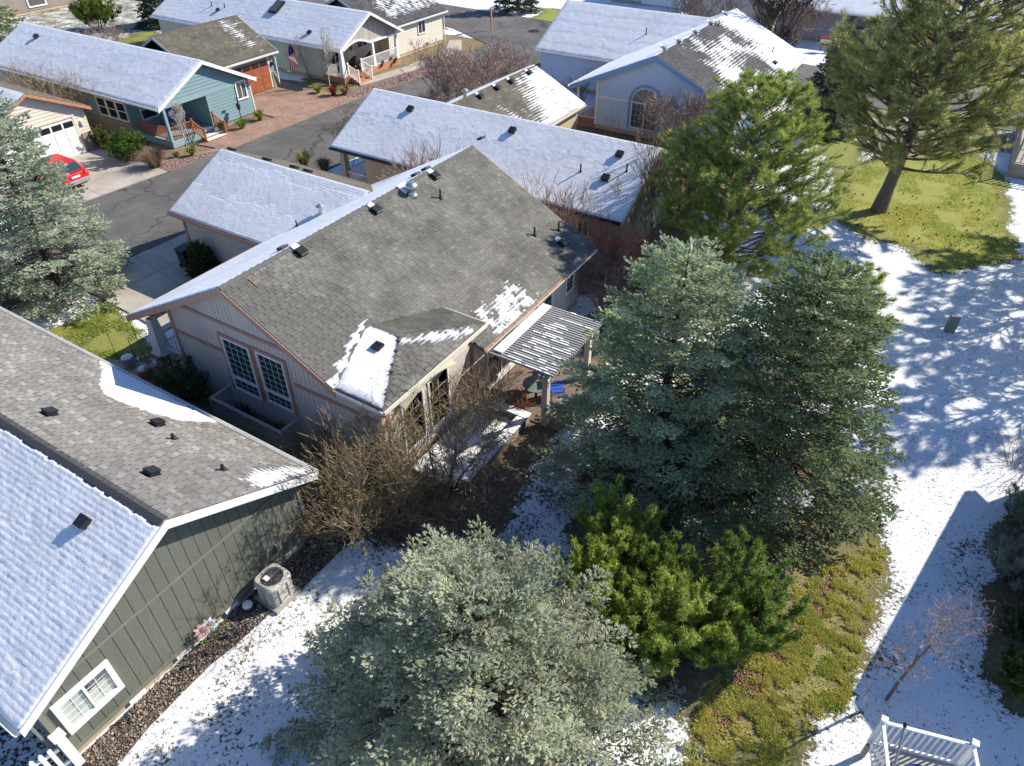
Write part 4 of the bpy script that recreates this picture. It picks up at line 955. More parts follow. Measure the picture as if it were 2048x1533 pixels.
wbox_build(mh, 'X', -11.98, 1, 24.95, 25.1, .3, 2.5, .004, .04, 'brown_trim')
for a0, a1, z0, z1 in ((21.3,22.4,1.0,2.1), (23.7,24.3,1.2,2.1)): window(mh, 'X', -11.97, 1, a0, a1, z0, z1, 'white_vinyl', 'glass_teal', 2, 4, .08)
window(mh, 'X', -11.97, 1, 17.6, 19.4, .35, 2.2, 'white_vinyl', 'glass_dark', 0, 0, .09, sash=2, name='patio_door')
# porch corner: tapered column on a stone pier, beams and rails
pc = A(-23.45,12.0,0)
MB().prism([pc+A(-.3,-.3,0), pc+A(.3,-.3,0), pc+A(.3,.3,0), pc+A(-.3,.3,0)], (0,0,.95)).build('stone_pier', M['stone_veneer'], mh, bevel=.03)
cl = MB(); lo = [pc+A(a*.26,b*.26,.99) for a, b in ((-1,-1),(1,-1),(1,1),(-1,1))]; hi = [pc+A(a*.14,b*.14,2.52) for a, b in ((-1,-1),(1,-1),(1,1),(-1,1))]
cl.v = [tuple(q) for q in lo+hi]; cl.f = [[0,1,5,4],[1,2,6,5],[2,3,7,6],[3,0,4,7],[3,2,1,0],[4,5,6,7]]; cl.build('porch_column', M['white_paint'], mh)
MB().box(pc+A(-.33,-.33,.95), pc+A(.33,.33,.99)).build('pier_cap', M['white_paint'], mh)
MB().box((-23.6,11.95,0),(-21.74,15.58,.42)).build('porch_floor', M['concrete_old'], mh)
MB().bar((-23.45,12.0,2.5),(-23.45,15.6,2.5), .14,.18).build('porch_beam', M['cream_trim'], mh)
railing(mh, (-23.15,12.0), (-21.78,12.0), .42, 1.32, 'white_paint', name='porch_railing')
railing(mh, (-23.5,12.35), (-23.5,14.2), .42, 1.32, 'white_paint', name='porch_railing')
MB().tube((-24.1,11.5,2.6),(-24.05,11.55,.2), .012,.012,6).build('rain_chain', M['black_metal'], mh)
# attached garage with snowy roof
GA, GB, gfz, _ = gable(mh, 'X', -30.23, -20.75, 18.08, 25.44, 2.7, 4.54, .35, .0, .4, 'pink_siding', 'brown_trim', 'shingle_olive', body=[((-29.9,-23.62),(18.5,25.0))], gutm='brown_trim')
snow_sheet(mh, GA, .07, .045, .009, seed=22, camp=.030)
shingles(mh, GB, M['shingle_olive'], seed=23)
wbox_build(mh, 'Y', 18.5, -1, -29.95, -29.8, .3, 2.5, .004, .05, 'brown_trim'); lap(mh, 'Y', 18.5, -1, -29.79, -23.7, .3, lambda a: 2.55, M['pink_siding'], .2)
for q in ((505,310),(560,327),(612,342),(680,357)):
    u, d = GB.pix(*q); d = .45; v = MB(); v.prism([GB.at(u-.17,d-.15,.02), GB.at(u+.17,d-.15,.02), GB.at(u+.17,d+.15,.03), GB.at(u-.17,d+.15,.03)], GB.N*.12); v.build('roof_vent', M['black_metal'], mh, bevel=.015)
vent_pipe(mh, GA, 594, 454, .3, .03); 
u, d = GA.pix(643,428); b = GA.at(u, d); MB().lathe(b, [(.09,-.05),(.09,.3),(.2,.32),(.2,.36),(.05,.46)], 12).build('flue_cap', M['galvanised'], mh)

# pergola over the patio
pg = thing('pergola', (-10.2,18.6,0), 'weathered cream pergola with closely spaced slats over the patio', 'pergola')
py0, py1 = 16.95, 20.45
for yy in (py0+.12, py1-.12):
    MB().box((-9.28,yy-.11,0),(-9.06,yy+.11,2.3)).build('post', M['post_wood'], pg, bevel=.01)
    MB().box((-9.36,yy-.18,2.06),(-8.98,yy+.18,2.2)).build('post_capital', M['post_wood'], pg, bevel=.02)
MB().box((-9.30,py0-.25,2.302),(-9.21,py1+.25,2.50)).build('beam', M['pergola_wood'], pg); MB().box((-9.13,py0-.25,2.302),(-9.04,py1+.25,2.50)).build('beam', M['pergola_wood'], pg)
MB().box((-11.38,py0-.1,2.30),(-11.30,py1+.1,2.50)).build('ledger_beam', M['pergola_wood'], pg)
sl_ = None; n = 28
for i in range(n):
    yy = py0-.1+(py1-py0+.2)*i/(n-1)
    o = MB().box((-11.36,yy-.03,2.503),(-8.78,yy+.03,2.58)).build('slat', M['pergola_wood'], pg)
    a0 = -11.3+.55+random.Random(i).random()*.5; a1 = -8.85
    s = MB(); x = a0
    rr = random.Random(100+i)
    while x < a1-.2:
        e = min(a1, x+rr.uniform(.15,.8)); 
        if rr.random() < (.6 if i < 15 else .22): s.box((x,yy-.03,2.581),(e,yy+.03,2.581+rr.uniform(.006,.02)))
        x = e+rr.uniform(.02,.25)
    if s.v: s.build('slat_snow', M['snow_soft'], o, kind='stuff')
MB().box((-11.28,py0,2.604),(-10.9,py1+.05,2.66)).build('ledger_snow', M['snow_soft'], pg, bevel=.02)
# low seat wall around a snowy bed
sw = thing('seat_wall', (-10.6,14.8,0), 'low L shaped brick seat wall with snow on top by the bay', 'wall')
for k, (a, b) in enumerate((((-10.05,12.9),(-9.65,16.55)), ((-11.3,16.56),(-9.65,16.95)))):
    MB().box((a[0]+.05,a[1]+.05,0),(b[0]-.05,b[1]-.05,.36)).build('wall_block', M['terracotta'] if False else M['stone_veneer'], sw)
    MB().box((a[0]-.0,a[1]-.0,.362),(b[0]+.0,b[1]+(-.01 if k == 0 else .0),.41)).build('coping', M['pergola_wood'], sw)
    MB().box((a[0]+.01,a[1]+.01,.411),(b[0]-.01,b[1]-.02,.44)).build('coping_snow', M['snow_soft'], sw, bevel=.015)
S_ = Slope((-11.9,12.7,.10), (1,0,0), (0,1,0), 1.84, 3.84); snow_sheet(sw, S_, .08, .05, .03, camp=0, seed=50, m='snow_soft', name='bed_snow'); MB().box((-11.9,12.7,-.04),(-10.06,16.54,.099)).build('bed_soil', M['mulch'], sw)

# ------------------------------------------------------------------ green house (bottom left)
gh = thing('house', (-17.5,4.9,0), 'olive green house with a half snowy roof at the bottom left', 'house', 'houses')
S0, S1, fz, W = gable(gh, 'X', -40.0, -12.31, .59, 9.23, 2.7, 4.92, .35, .46, .41, 'green_siding', 'white_paint', 'shingle_taupe', gut=(1,1), rake=.24, found=.28)
L0 = S0.wu
snow_sheet(gh, S0, .048, .05, .013, camp=.022, seed=61, u0=L0-10.5, edge=lambda u, d: np.where(d < .16+.06*fbm(u*5, u*0, 2), .2, 0))
snow_sheet(gh, S0, .16, .05, .02, camp=.012, seed=62, u1=L0-10.5, d0=.2)
shingles(gh, S1, M['shingle_taupe'], tw=.30, n_ind=300, seed=62)
p = W(-22, 4.91, 4.925); ridge_caps(gh, p, W(-12.33,4.91,4.925), M['shingle_slate']); 
# snow kept in the other house's shadow on the north slope, and at the far corner
q1 = [S1.pix(*k) for k in ((200,722),(205,745),(198,770),(207,790),(240,805),(300,825),(360,842),(430,845),(330,790),(234,740))]; q1 = np.array(q1)
snow_sheet(gh, S1, .05, .05, .010, camp=.003, seed=63, u0=q1[:,0].min()-.2, u1=q1[:,0].max()+.2, d0=q1[:,1].min()-.2, d1=S1.L, m='snow_soft',
    edge=lambda u, d: np.where(np.maximum(pdist(u, d, q1), np.where((d > S1.L-.06), -1, -1))+.10*(vnoise(u*9, d*2, 3)-.5) > .0, 0, .2))
q2 = np.array([S1.pix(*k) for k in ((495,960),(510,945),(590,935),(618,945),(520,975))])
melt_snow(gh, S1, lambda u, d: .62+np.clip(pdist(u, d, q2)*2.5, -2, .3), q2[:,0].min()-.5, None, q2[:,1].min()-.5, None, seed=64, ru=.035, rd=.028, cs=.6, ns=.9, nf=5)
for q in ((98,829),(314,850),(302,949)): roof_vent(gh, S1, *q, .36, snow=False)
for q in ((348,879),(447,941)): vent_pipe(gh, S1, *q, .2, .05)
roof_vent(gh, S0, 174,1046, .34, h=.2, snow=False)
top = lambda a: fz(a)-.15; X0 = -12.77
boards_v(gh, 'X', X0, 1, 1.0, 8.82, .28, top, M['green_siding'], .325, gap=.016, cuts=(4.91,))
wbox_build(gh, "X", X0, 1, 1.3, 8.3, 2.56, 2.62, .024, .05, "green_trim")
wbox_build(gh, 'X', X0, 1, 1.0, 8.82, .24, .36, .024, .05, 'green_trim'); wbox_build(gh, 'X', X0, 1, .98, 1.1, .36, 2.5, .024, .055, 'green_trim'); wbox_build(gh, 'X', X0, 1, 8.72, 8.84, .36, 2.5, .024, .055, 'green_trim')
c = [PX(*k, X0+.05) for k in ((121,1416),(203,1331),(234,1371),(145,1456))]; y0 = (c[0][1]+c[3][1])/2; y1 = (c[1][1]+c[2][1])/2; z1 = (c[0][2]+c[1][2])/2; z0 = (c[2][2]+c[3][2])/2
wn = window(gh, 'X', X0+.024, 1, y0, y1, z0, z1, 'white_vinyl', 'glass_clear', 2, 4, .13, sash=2, dep=.08)
for k, (a, b) in enumerate(((y0, (y0+y1)/2-.04), ((y0+y1)/2+.04, y1))):
    hh = (z1-z0)*(1.0 if k == 0 else .62); MB().box((X0+.023,a+.01,z0+.01),(X0+.027,b-.01,z0+hh-.01)).build('blind', M['blind_cloth'], wn); 
    if k: MB().box((X0+.022,a+.01,z0+hh),(X0+.026,b-.01,z1-.01)).build('blind', M['glass_dark'], wn)
for y_ in (2.75,4.15,5.75,8.0): MB().box((X0+.0,y_-.22,.1),(X0+.06,y_+.22,.24)).build('foundation_vent', M['white_paint'], gh)
downspout(gh, [A(-12.4,.52,2.55), A(-12.85,.8,2.2), A(-12.85,.85,.15)], 'green_trim')
MB().box((X0+.025,7.55,.7),(X0+.13,7.72,.95)).build('meter_box', M['grey_metal'], gh)
# white corner post and picket fence at the bottom left
pf = thing('picket_fence', (-12.95,.6,0), 'white picket fence with a corner post at the bottom left', 'fence')
MB().box((-12.70,.93,0),(-12.50,1.13,1.32)).build('post', M['white_vinyl'], pf, bevel=.01); MB().box((-12.74,.89,1.32),(-12.46,1.17,1.38)).build('post_cap', M['white_vinyl'], pf, bevel=.01)
fa, fb_ = A(-12.62,.9,0), A(-13.7,-3.2,0); ft = unit(fb_-fa); fn = A(-ft[1], ft[0], 0)
for z_ in (.9,.3): MB().bar(fa+A(0,0,z_), fb_+A(0,0,z_), .05,.09).build('rail', M['white_vinyl'], pf)
for k in range(22):
    c = fa+ft*(.14+k*.185)+fn*.036; e = ft*.045; MB().prism([c-e+A(0,0,.04), c+e+A(0,0,.04), c+e+A(0,0,1.12), c+A(0,0,1.18), c-e+A(0,0,1.12)], fn*.022).build('picket', M['white_vinyl'], pf)

# ------------------------------------------------------------------ tan house behind
th = thing('house', (-20.5,32.4,0), 'tan house with a long snowy roof and bare shrubs in front', 'house', 'houses')
S0, S1, fz, W = gable(th, 'X', -29.55, -11.6, 28.26, 36.6, 2.7, 4.83, .35, .3, .4, 'tan_siding', 'cream_trim', 'shingle_olive', gutm='dark_plastic', body=[((-27.4,-11.9),(28.68,36.2)), ((-29.2,-27.4),(31.0,36.2))])
snow_sheet(th, S0, .075, .05, .010, camp=.028, seed=71); shingles(th, S1, M['shingle_olive'], seed=72)
boards_v(th, 'X', -11.9, 1, 28.68, 36.2, .3, lambda a: fz(a)-.15, M['grey_tan_siding'], .3, cuts=(32.43,)); boards_v(th, 'Y', 28.68, -1, -27.4, -11.9, .3, lambda a: 2.6, M['tan_siding'], .3)
window(th, 'Y', 28.655, -1, -13.98, -13.45, 1.35, 2.1, 'cream_trim', 'glass_grey', 0, 0, .07, sash=2); window(th, 'Y', 28.655, -1, -18.6, -17.4, 1.1, 2.1, 'cream_trim', 'glass_grey', 0, 0, .07, sash=2)
for q in ((822,221),(1026,264),(1240,312),(1212,359)): roof_vent(th, S0, *q, .42, snow=False, h=.2)
for q in ((1161,345),(1253,345)): vent_pipe(th, S0, *q, .42)
for xx, yy in ((-29.1,28.8),(-29.1,30.9)):
    cl = MB(); lo = [A(xx+a*.22,yy+b*.22,.1) for a, b in ((-1,-1),(1,-1),(1,1),(-1,1))]; hi = [A(xx+a*.12,yy+b*.12,2.55) for a, b in ((-1,-1),(1,-1),(1,1),(-1,1))]
    cl.v = [tuple(q) for q in lo+hi]; cl.f = [[0,1,5,4],[1,2,6,5],[2,3,7,6],[3,0,4,7],[3,2,1,0],[4,5,6,7]]; cl.build('porch_column', M['grey_tan_siding'], th)
MB().box((-29.2,28.7,0),(-27.42,30.98,.35)).build('porch_floor', M['concrete_old'], th); railing(th, (-28.9,28.75), (-27.45,28.75), .36, 1.25, 'white_paint', name='porch_railing'); railing(th, (-29.1,29.1), (-29.1,30.7), .36, 1.25, 'white_paint', name='porch_railing')
# its garage: ridge across, shingles with melting snow
HA, HB, hfz, W = gable(th, 'Y', 33.2, 42.45, -28.4, -20.75, 2.7, 4.55, .0, .35, .35, 'tan_siding', 'cream_trim', 'shingle_olive', body=[((36.22,42.1),(-28.0,-21.1))], gutm='cream_trim')
snow_sheet(th, HA, .15, .05, .012, camp=.006, seed=73, m='snow_soft'); shingles(th, HB, M['shingle_olive'], seed=74)
melt_snow(th, HB, lambda u, d: np.maximum(.40+np.clip((u-(6.9-.75*d))*.32, -.9, .5), .52-np.abs(u-(2.6+.15*d))*1.2-np.clip(1.6-d, 0, 3))*1.0-np.clip(.5-d, 0, 1), seed=75, cs=.75, ns=.7, nf=2, ru=.06, rd=.035, course=.19)
snow_sheet(th, HB, .07, .045, .008, camp=.004, seed=76, u0=8.2, u1=9.25, d0=2.6, m='snow_soft')
for q in ((1058,148),(1022,165),(994,178),(960,195)): roof_vent(th, HB, *q, .38, h=.16)
u, d = HA.pix(924,192); b = W(34.6,-24.6,4.5); MB().lathe(b, [(.1,-.1),(.1,.35),(.22,.37),(.22,.42),(.06,.52)], 12).build('flue_cap', M['galvanised'], th)

# ------------------------------------------------------------------ pale blue house (upper right)
bh = thing('house', (-17.9,53,0), 'pale blue house with an arched window and patchy snow roof', 'house', 'houses')
S0, S1, fz, W = gable(bh, 'Y', 45.45, 61.3, -23.52, -11.5, 2.7, 5.39, .4, .4, .42, 'pale_blue_siding', 'blue_trim', 'shingle_slate', body=[((45.85,60.9),(-21.55,-11.95)), ((49.5,60.9),(-23.1,-21.55))], gutm='white_paint', rake=.3)
snow_sheet(bh, S0, .12, .05, .012, camp=.006, seed=81, m='snow_soft'); shingles(bh, S1, M['shingle_slate'], seed=82)
def snowp(u, d):
    n1 = fbm(u*.45, d*.45, 12); far = np.clip((u-11.0-.5*d*.4)*.5, -.5, .6)
    return np.maximum(.42+far, .20+(n1-.42)*2.6+.12*np.clip(d-3.5, -2, 3)-np.clip(4.0-u, 0, 4)*.25-np.clip(1.4-d, 0, 2)*.35)
melt_snow(bh, S1, snowp, seed=83, cs=.7, ns=.6, nf=2.2, ru=.075, rd=.045, course=.21, th=.035)
for q in ((1322,92),(1352,78),(1385,60),(1416,42),(1445,24)): roof_vent(bh, S1, q[0]+6, q[1]+6, .4, 'grey_metal', h=.16)
vent_pipe(bh, S1, 1437,52, .4); vent_pipe(bh, S1, 1545,105,.35)
roof_vent(bh, S1, 1549,127, .38, snow=False)
lap(bh, 'Y', 45.85, -1, -21.55, -11.95, 2.2, lambda a: fz(a)-.16, M['pale_blue_siding'], .2); boards_v(bh, 'Y', 45.85, -1, -21.55, -11.95, .3, lambda a: 2.19, M['pale_blue_siding'], .6)
wbox_build(bh, 'Y', 45.83, -1, -21.55, -19.25, 2.14, 2.28, .004, .05, 'white_paint'); wbox_build(bh, 'Y', 45.83, -1, -16.75, -11.95, 2.14, 2.28, .004, .05, 'white_paint'); wbox_build(bh, 'Y', 45.83, -1, -21.6, -21.42, .3, 3.6, .004, .06, 'white_paint')
xa, xb = -18.9, -17.1; xm = (xa+xb)/2; rr_ = (xb-xa)/2
window(bh, 'Y', 45.825, -1, xa, xb, .62, 2.2, 'white_vinyl', 'glass_grey', 3, 4, .07, sash=2)
arch = [A(xm-rr_*cos(pi*k/14), 45.8, 2.28+rr_*.98*sin(pi*k/14)) for k in range(15)]; gl = MB().prism(arch, (0,-.02,0)).build('arched_pane', M['glass_grey'], bh)
for rad, wd_, m_, o1 in ((rr_+.05, .06, 'white_vinyl', .07), (rr_+.2, .16, 'blue_trim', .055)):
    a = MB(); pts = [(xm-rad*cos(pi*k/16), 2.28+rad*.98*sin(pi*k/16)) for k in range(17)]
    for p, q in zip(pts[:-1], pts[1:]): a.bar((p[0],45.825-o1/2,p[1]),(q[0],45.825-o1/2,q[1]), o1, wd_, (0,-1,0) if False else unit(A(p[0]-xm,0,p[1]-2.28)+A(1e-4,0,0)))
    a.build('arch_trim', M[m_], bh)
for s in (-1, 1): wbox_build(bh, 'Y', 45.83, -1, xm+s*(rr_+.2)-.08, xm+s*(rr_+.2)+.08, .5, 2.28, .004, .055, 'blue_trim', 'window_trim')
a = MB()
for k in (3,5.5,8,10.5): t = pi*k/14+.3*0; a.bar((xm,45.77,2.28),(xm-rr_*cos(t),45.77,2.28+rr_*sin(t)), .02,.025,(0,1,0))
a.build('glazing_bars', M['white_vinyl'], gl)
railing(bh, (-23.0,46.0), (-21.6,46.0), .5, 1.4, 'white_paint', name='porch_railing'); MB().box((-23.1,45.95,0),(-21.57,49.48,.5)).build('porch_floor', M['rust_trim'], bh); MB().bar((-23.05,46.0,0),(-23.05,46.0,3.0), .14,.14,(1,0,0)).build('porch_post', M['white_paint'], bh)
window(bh, 'X', -21.55, -1, 46.4, 47.6, 1.2, 2.4, 'white_vinyl', 'glass_dark', 2, 2)
downspout(bh, [A(-11.5,61.1,2.5), A(-11.9,60.8,2.2), A(-11.9,60.8,.1)])
# garage wing
KA, KB, kfz, _ = gable(bh, 'X', -30.3, -18.0, 52.35, 62.7, 2.7, 5.34, .35, .0, .4, 'pale_blue_siding', 'white_paint', 'shingle_slate', body=[((-29.95,-23.12),(52.75,62.3))], gutm='white_paint')
snow_sheet(bh, KA, .13, .05, .018, camp=.010, seed=84); shingles(bh, KB, M['shingle_slate'], seed=85, ex=.2, tw=.4); lap(bh, 'Y', 52.75, -1, -29.95, -23.15, .3, lambda a: 2.55, M['pale_blue_siding'], .2)
vent_pipe(bh, KA, 1292,70, .5)
# ------------------------------------------------------------------ teal house (upper left)
lh = thing('house', (-53,31.3,0), 'teal blue house with a red wood porch rail and snowy roof', 'house', 'houses')
S0, S1, fz, W = gable(lh, 'X', -63.6, -43.2, 27.3, 35.4, 2.7, 4.74, .35, .4, .42, 'teal_siding', 'white_paint', 'shingle_slate', body=[((-63.2,-47.2),(27.72,34.98)), ((-47.2,-43.6),(31.3,34.98))], found=.35, rake=.26, foundm='stone_veneer')
snow_sheet(lh, S0, .11, .05, .014, camp=.022, course=.2, seed=91); shingles(lh, S1, M['shingle_slate'], seed=92, ex=.2, tw=.4)
t_ = lambda a: fz(a)-.16
MB().prism([A(-43.6,27.72,2.42), A(-43.6,34.98,2.42), A(-43.6,34.98,t_(34.98)), A(-43.6,31.35,t_(31.35)), A(-43.6,27.72,t_(27.72))], (-.12,0,0)).build('gable_wall', M['teal_siding'], lh)
lap(lh, 'X', -43.598, 1, 31.42, 34.98, .35, t_, M['teal_siding'], .2, hmax=2.45); lap(lh, 'X', -43.597, 1, 27.72, 34.98, 2.62, t_, M['teal_siding'], .22, name='shingle_siding')
wbox_build(lh, 'X', -43.6, 1, 27.6, 34.98, 2.45, 2.62, .004, .05, 'teal_trim'); wbox_build(lh, 'X', -43.6, 1, 31.26, 31.4, .35, 2.42, .004, .05, 'teal_trim')
lap(lh, 'Y', 27.72, -1, -63.2, -47.2, .9, lambda a: 2.55, M['teal_siding'], .2); wbox_build(lh, 'Y', 27.72, -1, -63.2, -47.25, .0, .88, .004, .06, 'stone_veneer', 'stone_skirt')
for k in range(3): window(lh, 'Y', 27.695, -1, -50.4+k*1.06, -49.55+k*1.06, 1.1, 2.2, 'cream_trim', 'glass_dark', 0, 0, .1, sash=2, horiz=True)
window(lh, 'X', -43.575, 1, 33.85, 34.6, 1.55, 2.6, 'white_vinyl', 'glass_grey', 0, 0, .1, sash=2)
window(lh, 'X', -47.2, 1, 28.6, 29.7, 1.0, 2.2, 'white_vinyl', 'glass_dark', 0, 0, .09, sash=2, horiz=True); wbox_build(lh, 'X', -47.2, 1, 30.1, 31.0, .4, 2.35, .003, .04, 'blue_trim', 'front_door')
MB().box((-47.19,27.75,0),(-43.35,31.28,.42)).build('porch_floor', M['teal_trim'], lh)
MB().bar((-43.5,27.85,.42),(-43.5,27.85,2.45), .16,.16,(1,0,0)).build('porch_post', M['teal_trim'], lh)
for k, (xx, z_) in enumerate(((-43.35,.42),(-43.0,.28),(-42.65,.14))):
    if k: MB().box((xx,29.7,0),(xx+.35,31.25,z_-.04)).build('step_riser', M['garage_wood'], lh); MB().box((xx-.02,29.68,z_-.04),(xx+.37,31.27,z_)).build('step_tread', M['white_paint'], lh)
rw = dict(m='red_deck_wood', sp=.14, bw=.04, name='porch_railing')
railing(lh, (-47.0,27.85), (-43.6,27.85), .45, 1.3, **rw); railing(lh, (-43.45,27.95), (-43.45,29.6), .45, 1.3, posts=(0,1), **rw)
railing(lh, (-43.4,29.62), (-42.4,29.62), (.45,.1), (1.3,.85), posts=(0,1), **rw); railing(lh, (-43.4,31.3), (-42.4,31.3), (.45,.1), (1.3,.85), posts=(1,1), **rw)
roof_vent(lh, S0, 75,76, .4, h=.25, snow=False)
downspout(lh, [A(-43.3,35.45,2.6), A(-43.6,35.05,2.25), A(-43.55,35.05,.1)])
# garage with timber door
LA, LB, lfz, _ = gable(lh, 'Y', 33.5, 41.3, -55.0, -47.15, 2.7, 4.79, .0, .3, .35, 'teal_siding', 'white_paint', 'shingle_olive', body=[((35.0,41.0),(-54.6,-47.5))], rake=.22)
shingles(lh, LB, M['shingle_olive'], seed=93, ex=.16); shingles(lh, LA, M['shingle_olive'], seed=94, ex=.2, tw=.4); ridge_caps(lh, LB.O+A(0,0,.01), LB.O+A(0,7.8,.01), M['shingle_olive'])
melt_snow(lh, LB, lambda u, d: .46-np.abs(u-(6.1+.1*d))*.45-np.clip(d-3.4, 0, 2)-np.clip(.25-d, 0, 1)*4, 3.5, None, seed=95, cs=.7, ns=.9, nf=2.5, ru=.08, rd=.045, course=.2)
wbox_build(lh, 'X', -47.5, 1, 36.9, 40.35, .1, 2.25, .003, .03, 'garage_wood', 'garage_door')
gd = lh.children[-1]
for k in range(5):
    for j in range(4): wbox_build(gd, 'X', -47.5, 1, 37.0+j*.85, 37.0+j*.85+.72, .18+k*.41, .18+k*.41+.34, .03, .045, 'garage_wood' if k < 4 else 'glass_dark', 'door_panel')
for a0, a1, z0, z1 in ((36.75,36.9,.1,2.4),(40.35,40.5,.1,2.4),(36.75,40.5,2.4,2.52)): wbox_build(lh, 'X', -47.5, 1, a0, a1, z0, z1, .003, .05, 'cream_trim', 'door_trim')
wbox_build(lh, 'X', -47.5, 1, 40.52, 41.02, 0, 1.2, .003, .09, 'stone_veneer', 'stone_veneer'); wbox_build(lh, 'X', -47.5, 1, 40.6, 40.8, 1.7, 1.95, .003, .12, 'black_metal', 'wall_lamp')
downspout(lh, [A(-47.2,41.25,2.6), A(-47.4,41.1,2.3), A(-47.4,41.1,.1)])

# ------------------------------------------------------------------ cream house (top centre-left)
ch = thing('house', (-50,47.8,0), 'cream house with an arched white porch and snowy roof', 'house', 'houses')
S0, S1, fz, W = gable(ch, 'X', -66.0, -43.0, 43.8, 51.8, 2.7, 4.8, .35, .4, .42, 'cream_siding', 'white_paint', 'shingle_slate', body=[((-65.6,-45.6),(44.22,51.38))], rake=.24)
snow_sheet(ch, S0, .13, .05, .016, camp=.012, course=.2, seed=101); shingles(ch, S1, M['shingle_slate'], seed=102, ex=.2, tw=.4)
t_ = lambda a: fz(a)-.16
pts = [A(-43.55,44.3,2.42)]+[A(-43.55,44.75+3.2*k/10,2.42+.42*sin(pi*k/10)) for k in range(11)]+[A(-43.55,51.3,2.42), A(-43.55,51.38,t_(51.38)), A(-43.55,47.8,t_(47.8)), A(-43.55,44.22,t_(44.22))]
MB().prism(pts, (-.1,0,0)).build('gable_wall', M['weathered_shake'], ch)
a = MB(); ar = [A(-43.5,44.7+3.3*k/12,2.40+.44*sin(pi*k/12)) for k in range(13)]
for p, q in zip(ar[:-1], ar[1:]): a.bar(p, q, .1, .12)
a.bar((-43.5,48.0,2.44),(-43.5,51.4,2.44), .1,.16); a.build('porch_arch', M['white_paint'], ch)
lap(ch, 'X', -45.6, 1, 44.22, 51.38, .5, lambda a: 2.5, M['cream_siding'], .2); boards_v(ch, 'Y', 44.22, -1, -65.6, -45.6, .3, lambda a: 2.55, M['cream_siding'], .8)
MB().box((-45.59,44.2,0),(-43.3,51.4,.5)).build('porch_floor', M['orange_deck_wood'], ch)
for yy, r_ in ((44.45,.24),(48.25,.17),(51.3,.17)):
    cl = MB(); lo = [A(-43.55+a*r_,yy+b*r_,.1) for a, b in ((-1,-1),(1,-1),(1,1),(-1,1))]; hi = [A(-43.55+a*r_*.5,yy+b*r_*.5,2.42) for a, b in ((-1,-1),(1,-1),(1,1),(-1,1))]
    cl.v = [tuple(q) for q in lo+hi]; cl.f = [[0,1,5,4],[1,2,6,5],[2,3,7,6],[3,0,4,7],[3,2,1,0],[4,5,6,7]]; cl.build('porch_column', M['white_paint'], ch)
railing(ch, (-43.45,46.5), (-43.45,48.1), .5, 1.4, 'white_paint', name='porch_railing'); railing(ch, (-43.45,48.4), (-43.45,51.2), .5, 1.4, 'white_paint', name='porch_railing'); railing(ch, (-45.5,44.25), (-43.8,44.25), .5, 1.4, 'white_paint', name='porch_railing')
for yy in (44.85,46.45): railing(ch, (-43.35,yy), (-42.3,yy), (.5,.1), (1.4,1.0), 'white_paint', posts=(1,1), name='stair_railing')
for k in range(3): MB().box((-43.3+k*.33,44.9,0),(-42.95+k*.33,46.4,.4-k*.14)).build('step', M['orange_deck_wood'], ch)
window(ch, 'X', -45.575, 1, 45.0, 46.6, 1.0, 2.3, 'white_vinyl', 'glass_dark', 2, 3, .09, sash=2); window(ch, 'X', -45.575, 1, 48.6, 49.8, 1.6, 2.35, 'white_vinyl', 'glass_dark', 2, 2, .09, sash=2); wbox_build(ch, 'X', -45.58, 1, 47.3, 48.2, .5, 2.4, .003, .04, 'cream_trim', 'front_door')
wr = MB(); wr.lathe((-45.52,47.75,1.75), [(.16,-.02),(.2,.02),(.12,.05)], 16, (1,0,0)); wr.build('door_wreath', M['utility_green'], ch)
for x_ in (-52.2,-49.5): MB().box((x_-.25,44.17,.1),(x_+.25,44.2,.28)).build('foundation_vent', M['white_paint'], ch)
u, d = S0.pix(555,17)
sk = MB(); sk.prism([S0.at(u-.45,d-.7,.02), S0.at(u+.45,d-.7,.02), S0.at(u+.45,d+.7,.02), S0.at(u-.45,d+.7,.02)], S0.N*.2); o = sk.build('skylight', M['black_metal'], ch); q = MB(); q.prism([S0.at(u-.36,d-.6,.221), S0.at(u+.36,d-.6,.221), S0.at(u+.36,d+.6,.221), S0.at(u-.36,d+.6,.221)], S0.N*.01); q.build('pane', M['glass_grey'], o)
roof_vent(ch, S0, 620,67, .38, h=.2, snow=False); roof_vent(ch, S0, 437,22, .34, h=.2, snow=False); vent_pipe(ch, S0, 424,13, .4); vent_pipe(ch, S0, 450,16, .4)
CA, CB, cfz, _ = gable(ch, 'Y', 50.0, 59.75, -53.0, -44.1, 2.75, 5.0, .0, .35, .35, 'cream_siding', 'white_paint', 'shingle_slate', body=[((51.4,59.4),(-52.6,-44.45))])
shingles(ch, CB, M['shingle_slate'], seed=103, ex=.18); shingles(ch, CA, M['shingle_slate'], seed=104, ex=.2, tw=.4)
melt_snow(ch, CB, lambda u, d: .44-np.clip(d-3.6, 0, 2)*.8-np.clip(3.2-u, 0, 2)*.5, seed=105, cs=.7, ns=1.0, nf=2.5, ru=.09, rd=.05, course=.2)
lap(ch, 'X', -44.45, 1, 51.4, 59.4, .3, lambda a: 2.6, M['cream_siding'], .2); window(ch, 'X', -44.42, 1, 55.6, 56.55, 1.5, 2.5, 'white_vinyl', 'glass_dark', 0, 0, .09, sash=2); downspout(ch, [A(-44.1,59.7,2.6), A(-44.35,59.45,2.3), A(-44.35,59.45,.1)], 'cream_trim')

